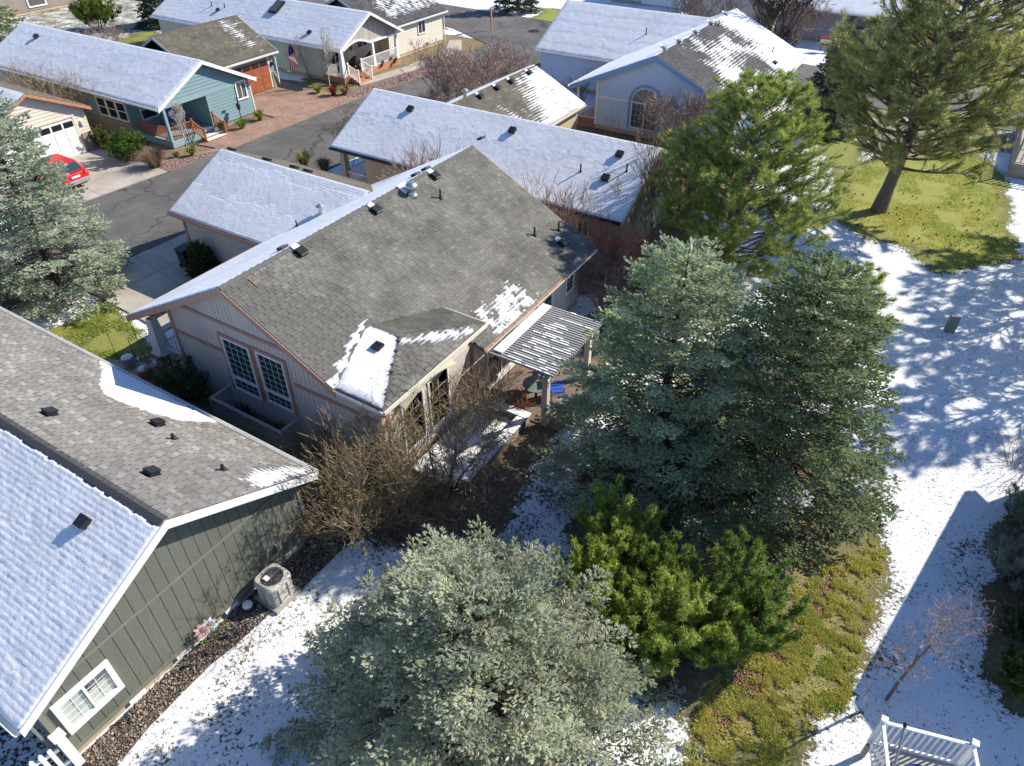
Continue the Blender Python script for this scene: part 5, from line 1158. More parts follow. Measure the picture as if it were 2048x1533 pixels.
# ------------------------------------------------------------------ other houses, partly in view
ng = thing('house', (-52.5,21.9,0), 'grey cream garage with a white panelled door behind the red car', 'garage', 'houses')
S0, S1, fz, W = gable(ng, 'X', -64, -47.35, 18.3, 25.45, 2.68, 4.4, .3, .35, .35, 'cream_siding', 'orange_deck_wood', 'shingle_olive', gut=(1,0), rake=.2)
snow_sheet(ng, S0, .2, .04, .012, seed=111); shingles(ng, S1, M['shingle_olive'], seed=112, ex=.18); lap(ng, 'X', -47.7, 1, 18.65, 25.1, .35, lambda a: fz(a)-.16, M['cream_siding'], .2)
gd = wbox_build(ng, 'X', -47.67, 1, 19.6, 24.2, .04, 2.2, .003, .03, 'white_paint', 'garage_door')
for k in range(5):
    for j in range(6): wbox_build(gd, 'X', -47.67, 1, 19.7+j*.76, 19.7+j*.76+.62, .1+k*.42, .1+k*.42+.34, .03, .048, 'white_paint' if k < 4 else 'glass_dark', 'door_panel')
for a0, a1, z0, z1 in ((19.45,19.6,.04,2.32),(24.2,24.35,.04,2.32),(19.45,24.35,2.32,2.45)): wbox_build(ng, 'X', -47.67, 1, a0, a1, z0, z1, .003, .05, 'cream_trim', 'door_trim')
wbox_build(ng, 'X', -47.67, 1, 24.37, 25.12, 0, 1.2, .003, .09, 'stone_veneer', 'stone_veneer'); wbox_build(ng, 'X', -47.67, 1, 24.6, 24.8, 1.7, 1.95, .003, .12, 'cream_trim', 'wall_lamp')
tg = thing('house', (-33.5,88,0), 'white house with a decorated garage door at the top edge', 'house', 'houses')
S0, S1, fz, W = gable(tg, 'Y', 84.6, 96, -39.5, -28.5, 2.7, 4.8, .4, .3, .4, 'pale_blue_siding', 'white_paint', 'shingle_slate'); snow_sheet(tg, S0, .25, .05, .01, seed=121, m='snow_soft'); snow_sheet(tg, S1, .25, .05, .01, seed=122, m='snow_soft')
gd = wbox_build(tg, 'Y', 85.0, -1, -35.2, -30.2, .05, 2.3, .003, .03, 'white_paint', 'garage_door')
for j in range(8): wbox_build(gd, 'Y', 85.0, -1, -35.05+j*.61, -35.05+j*.61+.48, 1.85, 2.15, .03, .045, 'glass_dark', 'door_panel')
tr_ = thing('house', (-12,84.5,0), 'lilac grey house with a white porch at the top right edge', 'house', 'houses')
S0, S1, fz, W = gable(tr_, 'X', -19, 6, 78.4, 88.5, 2.7, 4.9, .4, .4, .4, 'lilac_siding', 'white_paint', 'shingle_slate', body=[((-18.6,-12.4),(78.9,88.1)), ((-12.4,5.6),(81.0,88.1))]); snow_sheet(tr_, S0, .25, .05, .01, seed=131, m='snow_soft'); snow_sheet(tr_, S1, .4, .05, .01, seed=132)
for x_ in (-12.2,-9.0,-5.8): MB().bar((x_,79,.0),(x_,79,2.55), .22,.22,(1,0,0)).build('porch_post', M['white_paint'], tr_)
MB().box((-12.38,78.9,0),(5.6,80.98,.45)).build('porch_floor', M['concrete_old'], tr_)
railing(tr_, (-11.9,79), (-9.2,79), .45, 1.35, 'white_paint', sp=.2, name='porch_railing'); railing(tr_, (-8.8,79), (-6,79), .45, 1.35, 'white_paint', sp=.2, name='porch_railing'); window(tr_, 'Y', 81.0, -1, -11.4, -9.4, .8, 2.3, 'white_vinyl', 'glass_grey', 0, 0, .1, sash=2); window(tr_, 'Y', 78.9, -1, -16.5, -14.8, 1.0, 2.2, 'white_vinyl', 'glass_grey', 0, 0, .1, sash=2)
nw = thing('house', (-22,80,0), 'snow roofed house with a pale wall behind the bare tree at the top', 'house', 'houses')
S0, S1, fz, W = gable(nw, 'Y', 75.5, 92, -26.5, -17.5, 2.7, 4.9, .35, .35, .4, 'cream_siding', 'white_paint', 'shingle_slate'); snow_sheet(nw, S0, .3, .05, .01, seed=141, m='snow_soft'); snow_sheet(nw, S1, .25, .05, .01, seed=142, m='snow_soft')
bl_ = thing('house', (-97,50,0), 'brown house wall with one white window at the top left corner', 'house', 'houses')
S0, S1, fz, W = gable(bl_, 'Y', 36, 62, -104, -89.5, 3.2, 6.0, .4, .4, .4, 'taupe_siding', 'white_paint', 'shingle_slate'); snow_sheet(bl_, S0, .5, .05, .01, seed=151); shingles(bl_, S1, M['shingle_slate'], seed=152, ex=.25, tw=.6); lap(bl_, 'X', -89.9, 1, 36.4, 61.6, .3, lambda a: 3.0, M['taupe_siding'], .22); c0 = PX(66,22,-89.9); window(bl_, 'X', -89.87, 1, c0[1]-.2, c0[1]+1.6, max(.7, c0[2]-.9), 2.0, 'white_vinyl', 'glass_grey', 0, 0, .14)
# house beyond the right edge: its shadow lies across the lawn
rh = thing('house', (9.5,20,0), 'grey house beyond the right edge that shades the snowy lawn', 'house', 'houses')
rh.location = (0,0,0); S0, S1, fz, W = gable(rh, 'Y', 0, 9.5, 0, 9.0, 3.8, 5.7, .4, .4, .4, 'grey_tan_siding', 'white_paint', 'shingle_olive'); shingles(rh, S0, M['shingle_olive'], seed=161, ex=.2, tw=.4); shingles(rh, S1, M['shingle_olive'], seed=162, ex=.2, tw=.4)
window(rh, 'X', .4, -1, 2, 3.4, 1.2, 2.6, 'white_vinyl', 'glass_dark', 0, 0, .09, sash=2); rh.location = (5.75,16.4,0); rh.rotation_euler = (0,0,-radians(10.5))

# ------------------------------------------------------------------ small things near the houses
ac = thing('air_conditioner', (-12.05,6.78,0), 'pale grey air conditioner unit beside the green house wall', 'air conditioner')
ax_, ay_ = -12.05, 6.78; hw = .40
MB().box((ax_-.46,ay_-.46,-.02),(ax_+.46,ay_+.46,.08)).build('pad', M['concrete_old'], ac)
def rsq(r, z, n=32):
    o = []
    for k in range(n):
        t = 2*pi*k/n; c, q = cos(t), sin(t); e = (abs(c)**5+abs(q)**5)**(-1/5); o.append((ax_+r*e*c, ay_+r*e*q, z))
    return o
MB().prism(rsq(hw-.035,.082), (0,0,.70)).build('coil', M['dark_plastic'], ac)
MB().prism(rsq(hw,.081), (0,0,.07)).build('base_pan', M['ac_shell'], ac)
for k in range(9): MB().prism(rsq(hw-.01,.175+k*.064), (0,0,.034)).build('louvre', M['ac_shell'], ac)
for t in range(8):
    c_ = rsq(hw-.004,0)[t*4+2]; MB().bar((c_[0],c_[1],.151),(c_[0],c_[1],.755), .05,.05,(1,0,0)).build('corner_post', M['ac_shell'], ac)
tp = MB(); rings = [rsq(hw+.006,.74), rsq(hw+.008,.82), rsq(hw-.03,.862)]+[[(ax_+.325*cos(2*pi*k/32), ay_+.325*sin(2*pi*k/32), .872) for k in range(32)], [(ax_+.315*cos(2*pi*k/32), ay_+.315*sin(2*pi*k/32), .76) for k in range(32)]]
for r0_, r1_ in zip(rings[:-1], rings[1:]):
    for k in range(32): tp.poly([r0_[k], r0_[(k+1) % 32], r1_[(k+1) % 32], r1_[k]])
tp.build('top_shroud', M['ac_shell'], ac)
gr = MB()
for r_ in np.linspace(.06,.31,7):
    for k in range(20): gr.bar((ax_+r_*cos(k*pi/10),ay_+r_*sin(k*pi/10),.862),(ax_+r_*cos((k+1)*pi/10),ay_+r_*sin((k+1)*pi/10),.862), .008,.008)
for k in range(8): gr.bar((ax_,ay_,.87),(ax_+.31*cos(k*pi/4),ay_+.31*sin(k*pi/4),.866), .01,.008)
gr.build('fan_grille', M['grey_metal'], ac); fb = MB()
for k in range(4): t = k*pi/2+.4; fb.prism([(ax_+.05*cos(t),ay_+.05*sin(t),.79),(ax_+.27*cos(t-.3),ay_+.27*sin(t-.3),.78),(ax_+.27*cos(t+.35),ay_+.27*sin(t+.35),.81)], (0,0,.008))
fb.tube((ax_,ay_,.7),(ax_,ay_,.84), .06); fb.build('fan', M['dark_plastic'], ac); MB().box((ax_-.15,ay_-.2,.872),(ax_+.02,ay_-.06,.90)).build('snow_patch', M['snow_soft'], ac, bevel=.012)
vc = thing('valve_cover', P(497,1215), 'round cover with a cap of snow beside the air conditioner', 'cover'); q = P(497,1215)
MB().lathe(q+A(0,0,-.02), [(.2,0),(.2,.1),(.17,.13)], 18).build('lid', M['dark_plastic'], vc); MB().lathe(q+A(0,0,.11), [(.15,0),(.13,.06),(.05,.09)], 18).build('snow_cap', M['snow_soft'], vc, smooth=True)
def metal_flower(label, px, py, h, m, seed):
    b = P(px, py); b[0] = max(b[0], -12.55); t = thing('metal_flower', b, label, 'garden ornament', 'metal garden flowers'); hd = b+A(.03,0,h); nr = unit(A(.9,-.35,.45)); x = unit(np.cross(nr,(0,0,1))); y = np.cross(nr, x)
    MB().path([b, b+A(.02,.02,h*.5), hd], .012).build('stem', M['leaf_enamel'], t)
    for k in range(8):
        a = 2*pi*k/8+seed; d = x*cos(a)+y*sin(a); s = -x*sin(a)+y*cos(a); c = hd+nr*.02
        MB().prism([c+d*.04, c+d*.13-s*.05+nr*.03, c+d*.22-s*.02+nr*.02, c+d*.22+s*.02+nr*.02, c+d*.13+s*.05+nr*.03], nr*.006).build('petal', M[m], t)
    MB().lathe(hd, [(.05,0),(.045,.03),(.02,.045)], 10, nr).build('flower_centre', M['flower_centre'], t)
    for s in (-1,1): MB().prism([b+A(.02,0,h*.4), b+A(.06,s*.08,h*.5), b+A(.08,s*.2,h*.5), b+A(.06,s*.1,h*.42)], (.006,0,.004)).build('leaf', M['leaf_enamel'], t)
metal_flower('pink metal garden flower against the green wall', 398,1275,.62,'flower_pink',.1); metal_flower('white metal garden flower against the green wall', 416,1265,.6,'flower_white',.3)
for k, (x, y) in enumerate(((432,1305),(470,1270),(258,1440),(388,1330))):
    q = P(x, y); sl_ = thing('solar_light', q, 'small glass solar light in the gravel, %s' % ('under the metal flowers','nearest the air conditioner','nearest the window','second from the window')[k], 'garden light', 'solar lights in the gravel')
    MB().tube(q-A(0,0,.05), q+A(0,0,.16), .012).build('stake', M['black_metal'], sl_); MB().lathe(q+A(0,0,.16), [(.03,0),(.06,.04),(.05,.1),(.015,.12)], 12).build('lamp_head', M['glass_teal'], sl_)
sf = thing('screen_fence', (-17.6,10.9,0), 'weathered slatted screen around the boxwoods below the tall windows', 'fence')
fx0, fx1 = -19.25, -15.85
for p, q in (((fx0,10.9),(fx1,10.9)), ((fx0,10.94),(fx0,11.7)), ((fx1,10.94),(fx1,11.7))):
    for k in range(9): MB().bar((*p,.1+k*.125),(*q,.1+k*.125), .03,.10).build('slat', M['weathered_wood'], sf)
for x_ in (fx0-.03, -17.5, fx1+.03): MB().bar((x_,10.86,0),(x_,10.86,1.22), .08,.08,(1,0,0)).build('post', M['weathered_wood'], sf)
for p, q in (((fx0-.06,10.88),(fx1+.06,10.88)), ((fx0,10.96),(fx0,11.75)), ((fx1,10.96),(fx1,11.75))): MB().bar((*p,1.235),(*q,1.235), .12,.03).build('cap_rail', M['pergola_wood'], sf)
def bin_(label, b, m):
    t = thing('wheeled_bin', b, label, 'bin'); b = A(*b)
    bd = MB(); lo = [b+A(x*.24,y*.26,.08) for x, y in ((-1,-1),(1,-1),(1,1),(-1,1))]; hi = [b+A(x*.29,y*.33,.98) for x, y in ((-1,-1),(1,-1),(1,1),(-1,1))]; bd.v = [tuple(q) for q in lo+hi]; bd.f = [[0,1,5,4],[1,2,6,5],[2,3,7,6],[3,0,4,7],[3,2,1,0],[4,5,6,7]]; bd.build('body', M[m], t)
    MB().prism([b+A(-.32,-.36,.985), b+A(.32,-.36,.985), b+A(.32,.36,1.0), b+A(-.32,.36,1.0)], (0,0,.06)).build('lid', M[m], t, bevel=.02)
    for s in (-1,1): MB().tube(b+A(-.27,s*.22,.1), b+A(-.27,s*.29,.1), .1,.1,14).build('wheel', M['tyre'], t)
bin_('dark grey wheeled bin at the garage corner', (-29.6,17.9,.04), 'dark_plastic')
ub = thing('utility_box', P(1898,662), 'green grey utility pedestal standing on the snowy lawn', 'utility box'); q = P(1898,662)
MB().prism([q+A(-.19,-.14,-.03), q+A(.19,-.14,-.03), q+A(.19,.14,-.03), q+A(-.19,.14,-.03)], (0,0,.80)).build('cabinet', M['utility_green'], ub, bevel=.02); MB().prism([q+A(-.21,-.16,.771), q+A(.21,-.16,.771), q+A(.21,.16,.771), q+A(-.21,.16,.771)], (0,0,.05)).build('lid', M['grey_metal'], ub, bevel=.015)
for o in ub.children: o.rotation_euler = (0,0,.3)
# blue patio chairs under the pergola
def patio_chair(label, b, rz, m):
    t = thing('patio_chair', (0,0,0), label, 'chair', 'chairs under the pergola')
    MB().prism([(-.25,-.25,.42),(.25,-.25,.42),(.25,.25,.40),(-.25,.25,.40)], (0,0,.05)).build('seat', M[m], t, bevel=.015)
    MB().prism([(-.25,.25,.42),(.25,.25,.42),(.25,.4,1.0),(-.25,.4,1.0)], (0,.035,0)).build('backrest', M[m], t, bevel=.015)
    for x in (-.23,.23):
        for y in (-.22,.24): MB().bar((x,y,0),(x,y,.42), .03,.03,(1,0,0)).build('leg', M[m], t)
        MB().bar((x,-.24,.62),(x,.3,.64), .05,.03).build('armrest', M[m], t); MB().bar((x,-.22,.42),(x,-.22,.62), .03,.03,(1,0,0)).build('armrest_post', M[m], t)
    t.location = (b[0], b[1], 0); t.rotation_euler = (0,0,rz)
q = P(1115,775,.5); patio_chair('bright blue patio chair beside the pergola post', (q[0],q[1]), 2.2, 'blue_fabric'); q = P(1085,760,.5); patio_chair('blue patio chair further under the pergola slats', (q[0]-.2,q[1]+1.2), -1.0, 'blue_fabric')
pt = thing('patio_table', (-10.2,18.2,0), 'round table with a blue cloth under the pergola', 'table'); MB().lathe((-10.2,18.2,.66), [(.02,0),(.5,0),(.52,.04),(.02,.06)], 24).build('table_top', M['utility_green'], pt); MB().tube((-10.2,18.2,0),(-10.2,18.2,.66), .05).build('leg', M['black_metal'], pt)
sheet('patio', [(-11.95,17.0),(-8.6,17.0),(-8.6,21.5),(-11.95,21.5)], .02, 'pavers_tan', 'brown paved patio under the pergola')
# planters, wicker pot and iron hooks by the front porch
for k, (x, y, h_, lb) in enumerate(((262,735,.5,'snow topped barrel planter by the front porch'), (292,752,.35,'low snow topped pot nearest the porch railing'))):
    q = P(x, y); pl = thing('planter', q, lb, 'planter'); MB().lathe(q, [(.2,0),(.27,h_*.5),(.25,h_)], 14).build('pot', M['terracotta'] if k else M['weathered_wood'], pl); MB().lathe(q+A(0,0,h_), [(.24,-.02),(.2,.05),(.07,.09)], 14).build('snow_cap', M['snow_soft'], pl, smooth=True)
for k, (x, y, lb) in enumerate(((240,728,'black iron garden hook nearest the snowy path'), (283,745,'tall black iron garden hook with a ring by the porch'))):
    q = P(x, y); t = thing('garden_hook', q, lb, 'garden hook', 'iron garden hooks'); MB().path([q-A(0,0,.1), q+A(0,0,1.6)]+[q+A(.12-.12*cos(a), 0, 1.6+.12*sin(a)) for a in np.linspace(.3,pi,6)], .012, 6).build('hook_rod', M['black_metal'], t)
# red car
car = thing('parked_car', (-44.6,20.6,.03), 'red hatchback with a grey bumper on the concrete driveway', 'car')
cx, cy = -44.6, 20.6
def cp(x, y, z): return A(cx+x, cy+y, z+.04)
def sect(prof, wy, par=None): return [[cp(x, s*w_, z) for x, z, w_ in prof] for s in (-1,1)]
def loft(mb, prof):
    n = len(prof); b = len(mb.v)
    for s in (-1,1): mb.v += [tuple(cp(x, s*w_, z)) for x, z, w_ in prof]
    mb.f += [list(range(b, b+n)), list(range(b+2*n-1, b+n-1, -1))]+[[b+i, b+n+i, b+n+(i+1) % n, b+(i+1) % n] for i in range(n)]; return mb
bo = loft(MB(), [(1.95,.42,.80),(2.0,.62,.84),(1.92,.92,.82),(1.0,.98,.84),(-1.0,.98,.84),(-2.0,.80,.76),(-2.12,.6,.72),(-2.08,.35,.72),(-1.7,.24,.78),(1.6,.24,.8)]).build('body', M['red_paint'], car, bevel=.06)
cb = loft(MB(), [(1.86,.95,.78),(1.45,1.42,.60),(-.2,1.48,.60),(-1.15,.97,.76)]).build('cabin', M['red_paint'], car, bevel=.05)
MB().prism([cp(1.82,-.62,1.02), cp(1.82,.62,1.02), cp(1.51,.52,1.39), cp(1.51,-.52,1.39)], (.025,0,.02)).build('rear_window', M['glass_car'], cb); MB().prism([cp(-1.05,-.62,1.02), cp(-1.05,.62,1.02), cp(-.3,.52,1.44), cp(-.3,-.52,1.44)], (-.02,0,.03)).build('windscreen', M['glass_car'], cb)
for s in (-1,1):
    MB().prism([cp(1.45,s*.735,1.03), cp(-.85,s*.745,1.03), cp(-.3,s*.645,1.38), cp(1.2,s*.645,1.36)], (0,s*.03,.012)).build('side_window', M['glass_car'], cb)
    MB().box(cp(1.9,s*.6,.72), cp(2.005,s*.83,.92)).build('tail_light', M['sign_red'], bo)
    for x in (1.3,-1.35):
        w_ = MB().tube(cp(x,s*.66,.31), cp(x,s*.86,.31), .31,.31,22).build('wheel', M['tyre'], car); MB().tube(cp(x,s*.865,.31), cp(x,s*.875,.31), .19,.17,16).build('rim', M['galvanised'], w_)
    MB().box(cp(-.75,s*.86,.98), cp(-.62,s*1.0,1.1)).build('wing_mirror', M['red_paint'], bo)
MB().box(cp(1.9,-.8,.30), cp(2.08,.8,.56)).build('bumper', M['car_grey'], car, bevel=.05); MB().box(cp(2.0,-.26,.68), cp(2.02,.26,.80)).build('number_plate', M['white_paint'], bo)
# flag on the garage corner
fl = thing('flag', (-47.0,41.5,2.3), 'American flag hanging from a pole on the teal garage corner', 'flag'); o_ = A(-47.05,41.35,2.2)
MB().tube(o_, o_+A(.75,.55,1.0), .018).build('pole', M['cream_trim'], fl); tip = o_+A(.75,.55,1.0); rt = o_+A(.2,.15,.27)
fw_ = lambda s, t: (tip*(1-s)+(rt+A(.1,.1,.1))*s)*(1-t)+(tip*(1-s)+rt*s)*t*0+A(0,0,0) if False else tip+(rt-tip)*s*.75+A(.06*sin(t*7+s*5), .10*sin(t*6+s*4)+.25*t, -1.75*t*(1-.12*s))+A(.05*t,.35*t*(1-s),0)
for k in range(13):
    mb = MB(); s0, s1 = k/13, (k+1)/13
    for j in range(10):
        t0, t1 = j/10, (j+1)/10
        if k < 7 and t1 <= .4: continue
        mb.prism([fw_(s0,t0), fw_(s1,t0), fw_(s1,t1), fw_(s0,t1)], (.004,-.004,0))
    mb.build('stripe', M['flag_red' if k % 2 == 0 else 'flag_white'], fl)
mb = MB()
for j in range(4): mb.prism([fw_(0,j/10), fw_(7/13,j/10), fw_(7/13,(j+1)/10), fw_(0,(j+1)/10)], (.004,-.004,0))
cn = mb.build('canton', M['flag_blue'], fl); st = MB()
for a in range(5):
    for b in range(4): c = fw_((a+.5)/5*7/13, (b+.5)/10); st.prism([c+A(.008,-.008,-.02), c+A(.02,.008,.0), c+A(.008,-.008,.02), c+A(-.006,-.02,0)], (.004,-.004,0))
st.build('stars', M['flag_white'], cn)
# lamp, signs, trellis
q = P(475,248); q[0] = max(q[0],-43.0); lp = thing('garden_lamp', q, 'black lamp post in front of the teal wall', 'lamp'); MB().tube(q-A(0,0,.1), q+A(0,0,1.05), .035,.03,10).build('post', M['black_metal'], lp); MB().lathe(q+A(0,0,1.05), [(.05,0),(.11,.05),(.14,.3),(.05,.34)], 8).build('lantern', M['glass_dark'], lp); MB().lathe(q+A(0,0,1.39), [(.18,0),(.1,.1),(.02,.2)], 8).build('lamp_cap', M['black_metal'], lp); MB().prism([q+A(-.02,-.18,1.8), q+A(.02,.18,1.8), q+A(.02,.18,1.84), q+A(-.02,-.18,1.84)], (.16,0,.05)).build('finial', M['black_metal'], lp)
q = P(983,62); sp = thing('street_sign', q, 'orange post with a small white sign beyond the pink bare tree', 'sign'); MB().bar(q-A(0,0,.2), q+A(0,0,2.5), .12,.12,(1,0,0)).build('post', M['orange_post'], sp); MB().box(q+A(.07,-.5,2.2), q+A(.1,.35,2.75)).build('sign_board', M['white_paint'], sp)
q = P(1647,104); rs = thing('yard_sign', q, 'red and white sale sign on the snowy verge', 'sign'); 
for s in (-.32,.32): MB().bar(q+A(s,0,-.1), q+A(s,0,1.1), .05,.05,(1,0,0)).build('post', M['dark_plastic'], rs)
for k, m_ in enumerate(('sign_blue','white_paint','sign_red')): MB().box(q+A(-.5,-.035,.5+k*.26), q+A(.5,.035,.5+k*.26+.258)).build('sign_panel', M[m_], rs)
q = P(1653,88); mbx = thing('mailbox', q, 'grey mailbox on a dark post behind the sale sign', 'mailbox'); MB().bar(q-A(0,0,.1), q+A(0,0,1.1), .1,.1,(1,0,0)).build('post', M['dark_plastic'], mbx); MB().box(q+A(-.15,-.3,1.1), q+A(.15,.3,1.4)).build('box', M['grey_metal'], mbx, bevel=.05)
for x, y, lb in ((1222,272,'gold wire trellis left of the arched window'), (1292,285,'gold wire trellis below the arched window')):
    q = P(x, y); q[1] = min(q[1],45.3); t = thing('trellis', q, lb, 'trellis', 'gold trellises'); fr = MB()
    for s in (-.45,0,.45): fr.bar(q+A(s,0,-.05), q+A(s*1.15,0,1.15), .03,.03,(1,0,0))
    for z in (.35,.7,1.05): fr.bar(q+A(-.5,0,z), q+A(.5,0,z), .03,.03)
    fr.build('frame', M['gold_trellis'], t)
mhc = thing('manhole_cover', P(1068,63), 'dark round cover in the asphalt at the junction', 'manhole cover'); q = P(1068,63); q[2] = .016; MB().lathe(q, [(.62,-.01),(.62,.006)], 24).build('cover_rim', M['dark_plastic'], mhc); MB().lathe(q, [(.5,0),(.5,.014)], 20).build('cover_plate', M['black_metal'], mhc)
# porch furniture
def arm_chair(label, b, rz):
    t = thing('porch_chair', (0,0,0), label, 'chair', 'wicker chairs on the cream porch'); MB().lathe((0,0,0), [(.22,0),(.3,.35),(.33,.4)], 14).build('seat', M['black_metal'], t); bk_ = MB()
    for k in range(8): a, c = pi*k/8, pi*(k+1)/8; bk_.prism([(.33*cos(a),.33*sin(a),.38),(.33*cos(c),.33*sin(c),.38),(.38*cos(c),.38*sin(c),.55+.4*sin(c)),(.38*cos(a),.38*sin(a),.55+.4*sin(a))], (.02*cos(a),.02*sin(a),0))
    bk_.build('backrest', M['dark_plastic'], t); t.location = b; t.rotation_euler = (0,0,rz)
arm_chair('black wicker chair under the arch of the cream porch', (-44.9,47.0,.5), -1.5); arm_chair('black wicker chair behind the right rail of the cream porch', (-44.9,49.2,.5), -1.5); arm_chair('black wicker chair by the left column of the cream porch', (-44.7,45.3,.5), -.8)
# deck with white railing at the bottom right
dk = thing('deck', (3.9,9.5,0), 'wooden deck with white railings at the bottom right corner', 'deck'); e1 = unit(A(1.78,.49,0)); e2 = A(e1[1],-e1[0],0); c0 = A(3.0,10.94,0)
for k in range(12):
    a = c0+e2*(.02+k*.3); MB().prism([a+A(0,0,.55), a+e1*1.84+A(0,0,.55), a+e1*1.84+e2*.285+A(0,0,.55), a+e2*.285+A(0,0,.55)], (0,0,.05)).build('deck_board', M['pergola_wood'], dk)
for q in (c0, c0+e1*1.84, c0+e2*3.5, c0+e1*1.84+e2*3.5): MB().bar(q+e2*.05+A(0,0,0), q+e2*.05+A(0,0,.55), .1,.1,(1,0,0)).build('deck_leg', M['weathered_wood'], dk)
railing(dk, c0, c0+e1*1.84, .6, 1.58, 'white_vinyl', posts=(1,1), sp=.13); railing(dk, c0, c0+e2*3.5, .6, 1.58, 'white_vinyl', posts=(0,1), sp=.13); railing(dk, c0+e1*1.84, c0+e1*1.84+e2*3.5, .6, 1.58, 'white_vinyl', posts=(0,1), sp=.13)
um = thing('closed_parasol', c0+e1*.45+e2*.5+A(0,0,.6), 'grey parasol pole leaning over the white deck rail', 'parasol'); MB().tube(c0+e1*.1+e2*1.6+A(0,0,.62), c0+e1*.38+e2*.1+A(0,0,1.72), .03,.03,12).build('pole', M['grey_metal'], um); MB().tube(c0+e1*.38+e2*.1+A(0,0,1.72), c0+e1*.395+e2*.02+A(0,0,1.78), .04,.04,12).build('pole_end', M['dark_plastic'], um)
q = c0+e1*.85+e2*.75+A(0,0,.6); tb = thing('glazed_pot', q, 'pot with a cobalt blue rim full of snow on the deck', 'pot'); MB().lathe(q, [(.16,0),(.24,.25),(.27,.36)], 20).build('pot', M['terracotta'], tb, smooth=True); MB().lathe(q+A(0,0,.36), [(.26,0),(.29,.0),(.29,.05),(.25,.05)], 24).build('rim', M['blue_glaze'], tb); MB().lathe(q+A(0,0,.34), [(.24,0),(.2,.07),(.08,.1)], 18).build('snow_cap', M['snow_soft'], tb, smooth=True)
for k, (a, b, lb) in enumerate(((.3,.75,'dark pot beside the parasol pole on the deck'), (.35,1.2,'black rimmed pot nearest the bottom edge on the deck'))):
    q = c0+e1*a+e2*b+A(0,0,.6); t = thing('planter', q, lb, 'planter'); MB().lathe(q, [(.13,0),(.18,.2),(.2,.28)], 16).build('pot', M['dark_plastic'], t); MB().lathe(q+A(0,0,.26), [(.17,0),(.13,.05),(.05,.07)], 16).build('snow_cap', M['snow_soft'], t, smooth=True)
# timber deck at the right edge
wd_ = thing('timber_deck', (5.5,56,0), 'raised timber deck with bare posts at the right edge', 'deck')
for k in range(10): MB().box((3.65,51.6+k*.9,.75),(9,51.6+k*.9+.87,.8)).build('deck_board', M['weathered_wood'], wd_)
MB().box((3.6,51.55,0),(3.64,60.6,.75)).build('skirt', M['weathered_wood'], wd_); MB().box((3.6,51.5,0),(9,51.54,.75)).build('skirt', M['weathered_wood'], wd_); railing(wd_, (3.66,51.6), (3.66,60.5), .8, 1.7, 'weathered_wood', sp=.3, bw=.06); railing(wd_, (3.66,51.6), (9,51.6), .8, 1.7, 'weathered_wood', sp=.3, bw=.06)
for x_, y_ in ((3.66,51.6),(3.66,60.5),(8,51.6)): MB().bar((x_,y_,0),(x_,y_,2.6), .12,.12,(1,0,0)).build('post', M['weathered_wood'], wd_)
# ------------------------------------------------------------------ conifers
BLU = [A(.26,.335,.235), A(.50,.56,.40), A(.56,.57,.22)]
SIL = [A(.30,.35,.255), A(.54,.57,.44), A(.66,.60,.36)]
GRN = [A(.15,.205,.125), A(.29,.36,.20), A(.40,.43,.15)]
PAL = [A(.31,.37,.29), A(.55,.60,.49), A(.50,.52,.28)]
BS = dict(group='blue spruces')
spruce('silvery blue spruce full of cones nearest the camera', (-5.1,6.75), 5.45, 5.1, 1, SIL, nb_=440, cones=46, prof=.80, nd=3, conetop=.5, sl=.145, fr=.19, jit=(.70,1.2), bough=1.2, **BS)
spruce('tall blue spruce with cones at its top beside the pergola', (-4.95,17.0), 8.5, 4.0, 2, BLU, nb_=390, jit=(.76,1.17), snow=.05, cones=40, prof=.67, nd=2, sl=.155, **BS)
spruce('darker green spruce with snow flecks beside the open lawn', (-1.6,18.4), 8.3, 3.7, 3, GRN, nb_=380, jit=(.8,1.15), snow=.10, prof=.60, nd=2, sl=.15, **BS)
q = P(128,590); spruce('pale blue spruce beside the driveway at the left edge', (q[0],q[1]), 9.8, 3.2, 4, PAL, nb_=360, prof=.66, nd=0, sl=.175, fr=.23, jit=(.84,1.1), **BS)
q = P(-20,110); spruce('green spruce cut by the top left corner', (q[0],q[1]), 8.5, 4.0, 5, GRN, nb_=200, nd=0, sl=.34, fr=.5, bough=1.6, fmax=.9, prof=.7, **BS)
q = P(1645,262); spruce('small dark spruce beside the blue house wall', (q[0],q[1]), 6.2, 2.2, 6, [A(.06,.09,.08), A(.12,.165,.14), A(.12,.15,.09)], nb_=220, nd=0, sl=.22, fr=.28, prof=.7, **BS)
q = P(330,50); spruce('dark spruce behind the snowy roof at the top', (q[0],q[1]), 5.0, 2.8, 7, [A(.07,.10,.07), A(.13,.17,.11), A(.15,.17,.08)], nb_=120, nd=0, sl=.34, fr=.45, bough=1.4, fmax=.8, **BS)
q = P(1035,22); spruce('dark spruce cut by the top edge above the road', (q[0],q[1]), 6, 2.6, 8, [A(.07,.10,.07), A(.13,.17,.11), A(.15,.17,.08)], nb_=120, nd=0, sl=.34, fr=.45, bough=1.4, fmax=.8, **BS)
PG = [A(.22,.31,.07), A(.39,.47,.115), A(.58,.54,.17)]; PD = [A(.31,.345,.11), A(.51,.52,.18), A(.66,.60,.28)]
pine('bushy bright green pine between the spruces and the tan house', (-7.0,30.8), 8.6, 4.3, 11, PG, nlimb=130, nl=.28, k=13, wd=.021, sub=10, z0=.03, up=.7, dens=.85)
pine('tall spreading pine with a leaning grey trunk on the lawn', (-2.15,42.4), 14.0, 6.2, 12, PD, nlimb=150, nl=.32, k=10, wd=.028, sub=11, z0=.17, trunk_r=.36, lean=(.9,.6), up=.35, dens=.85)
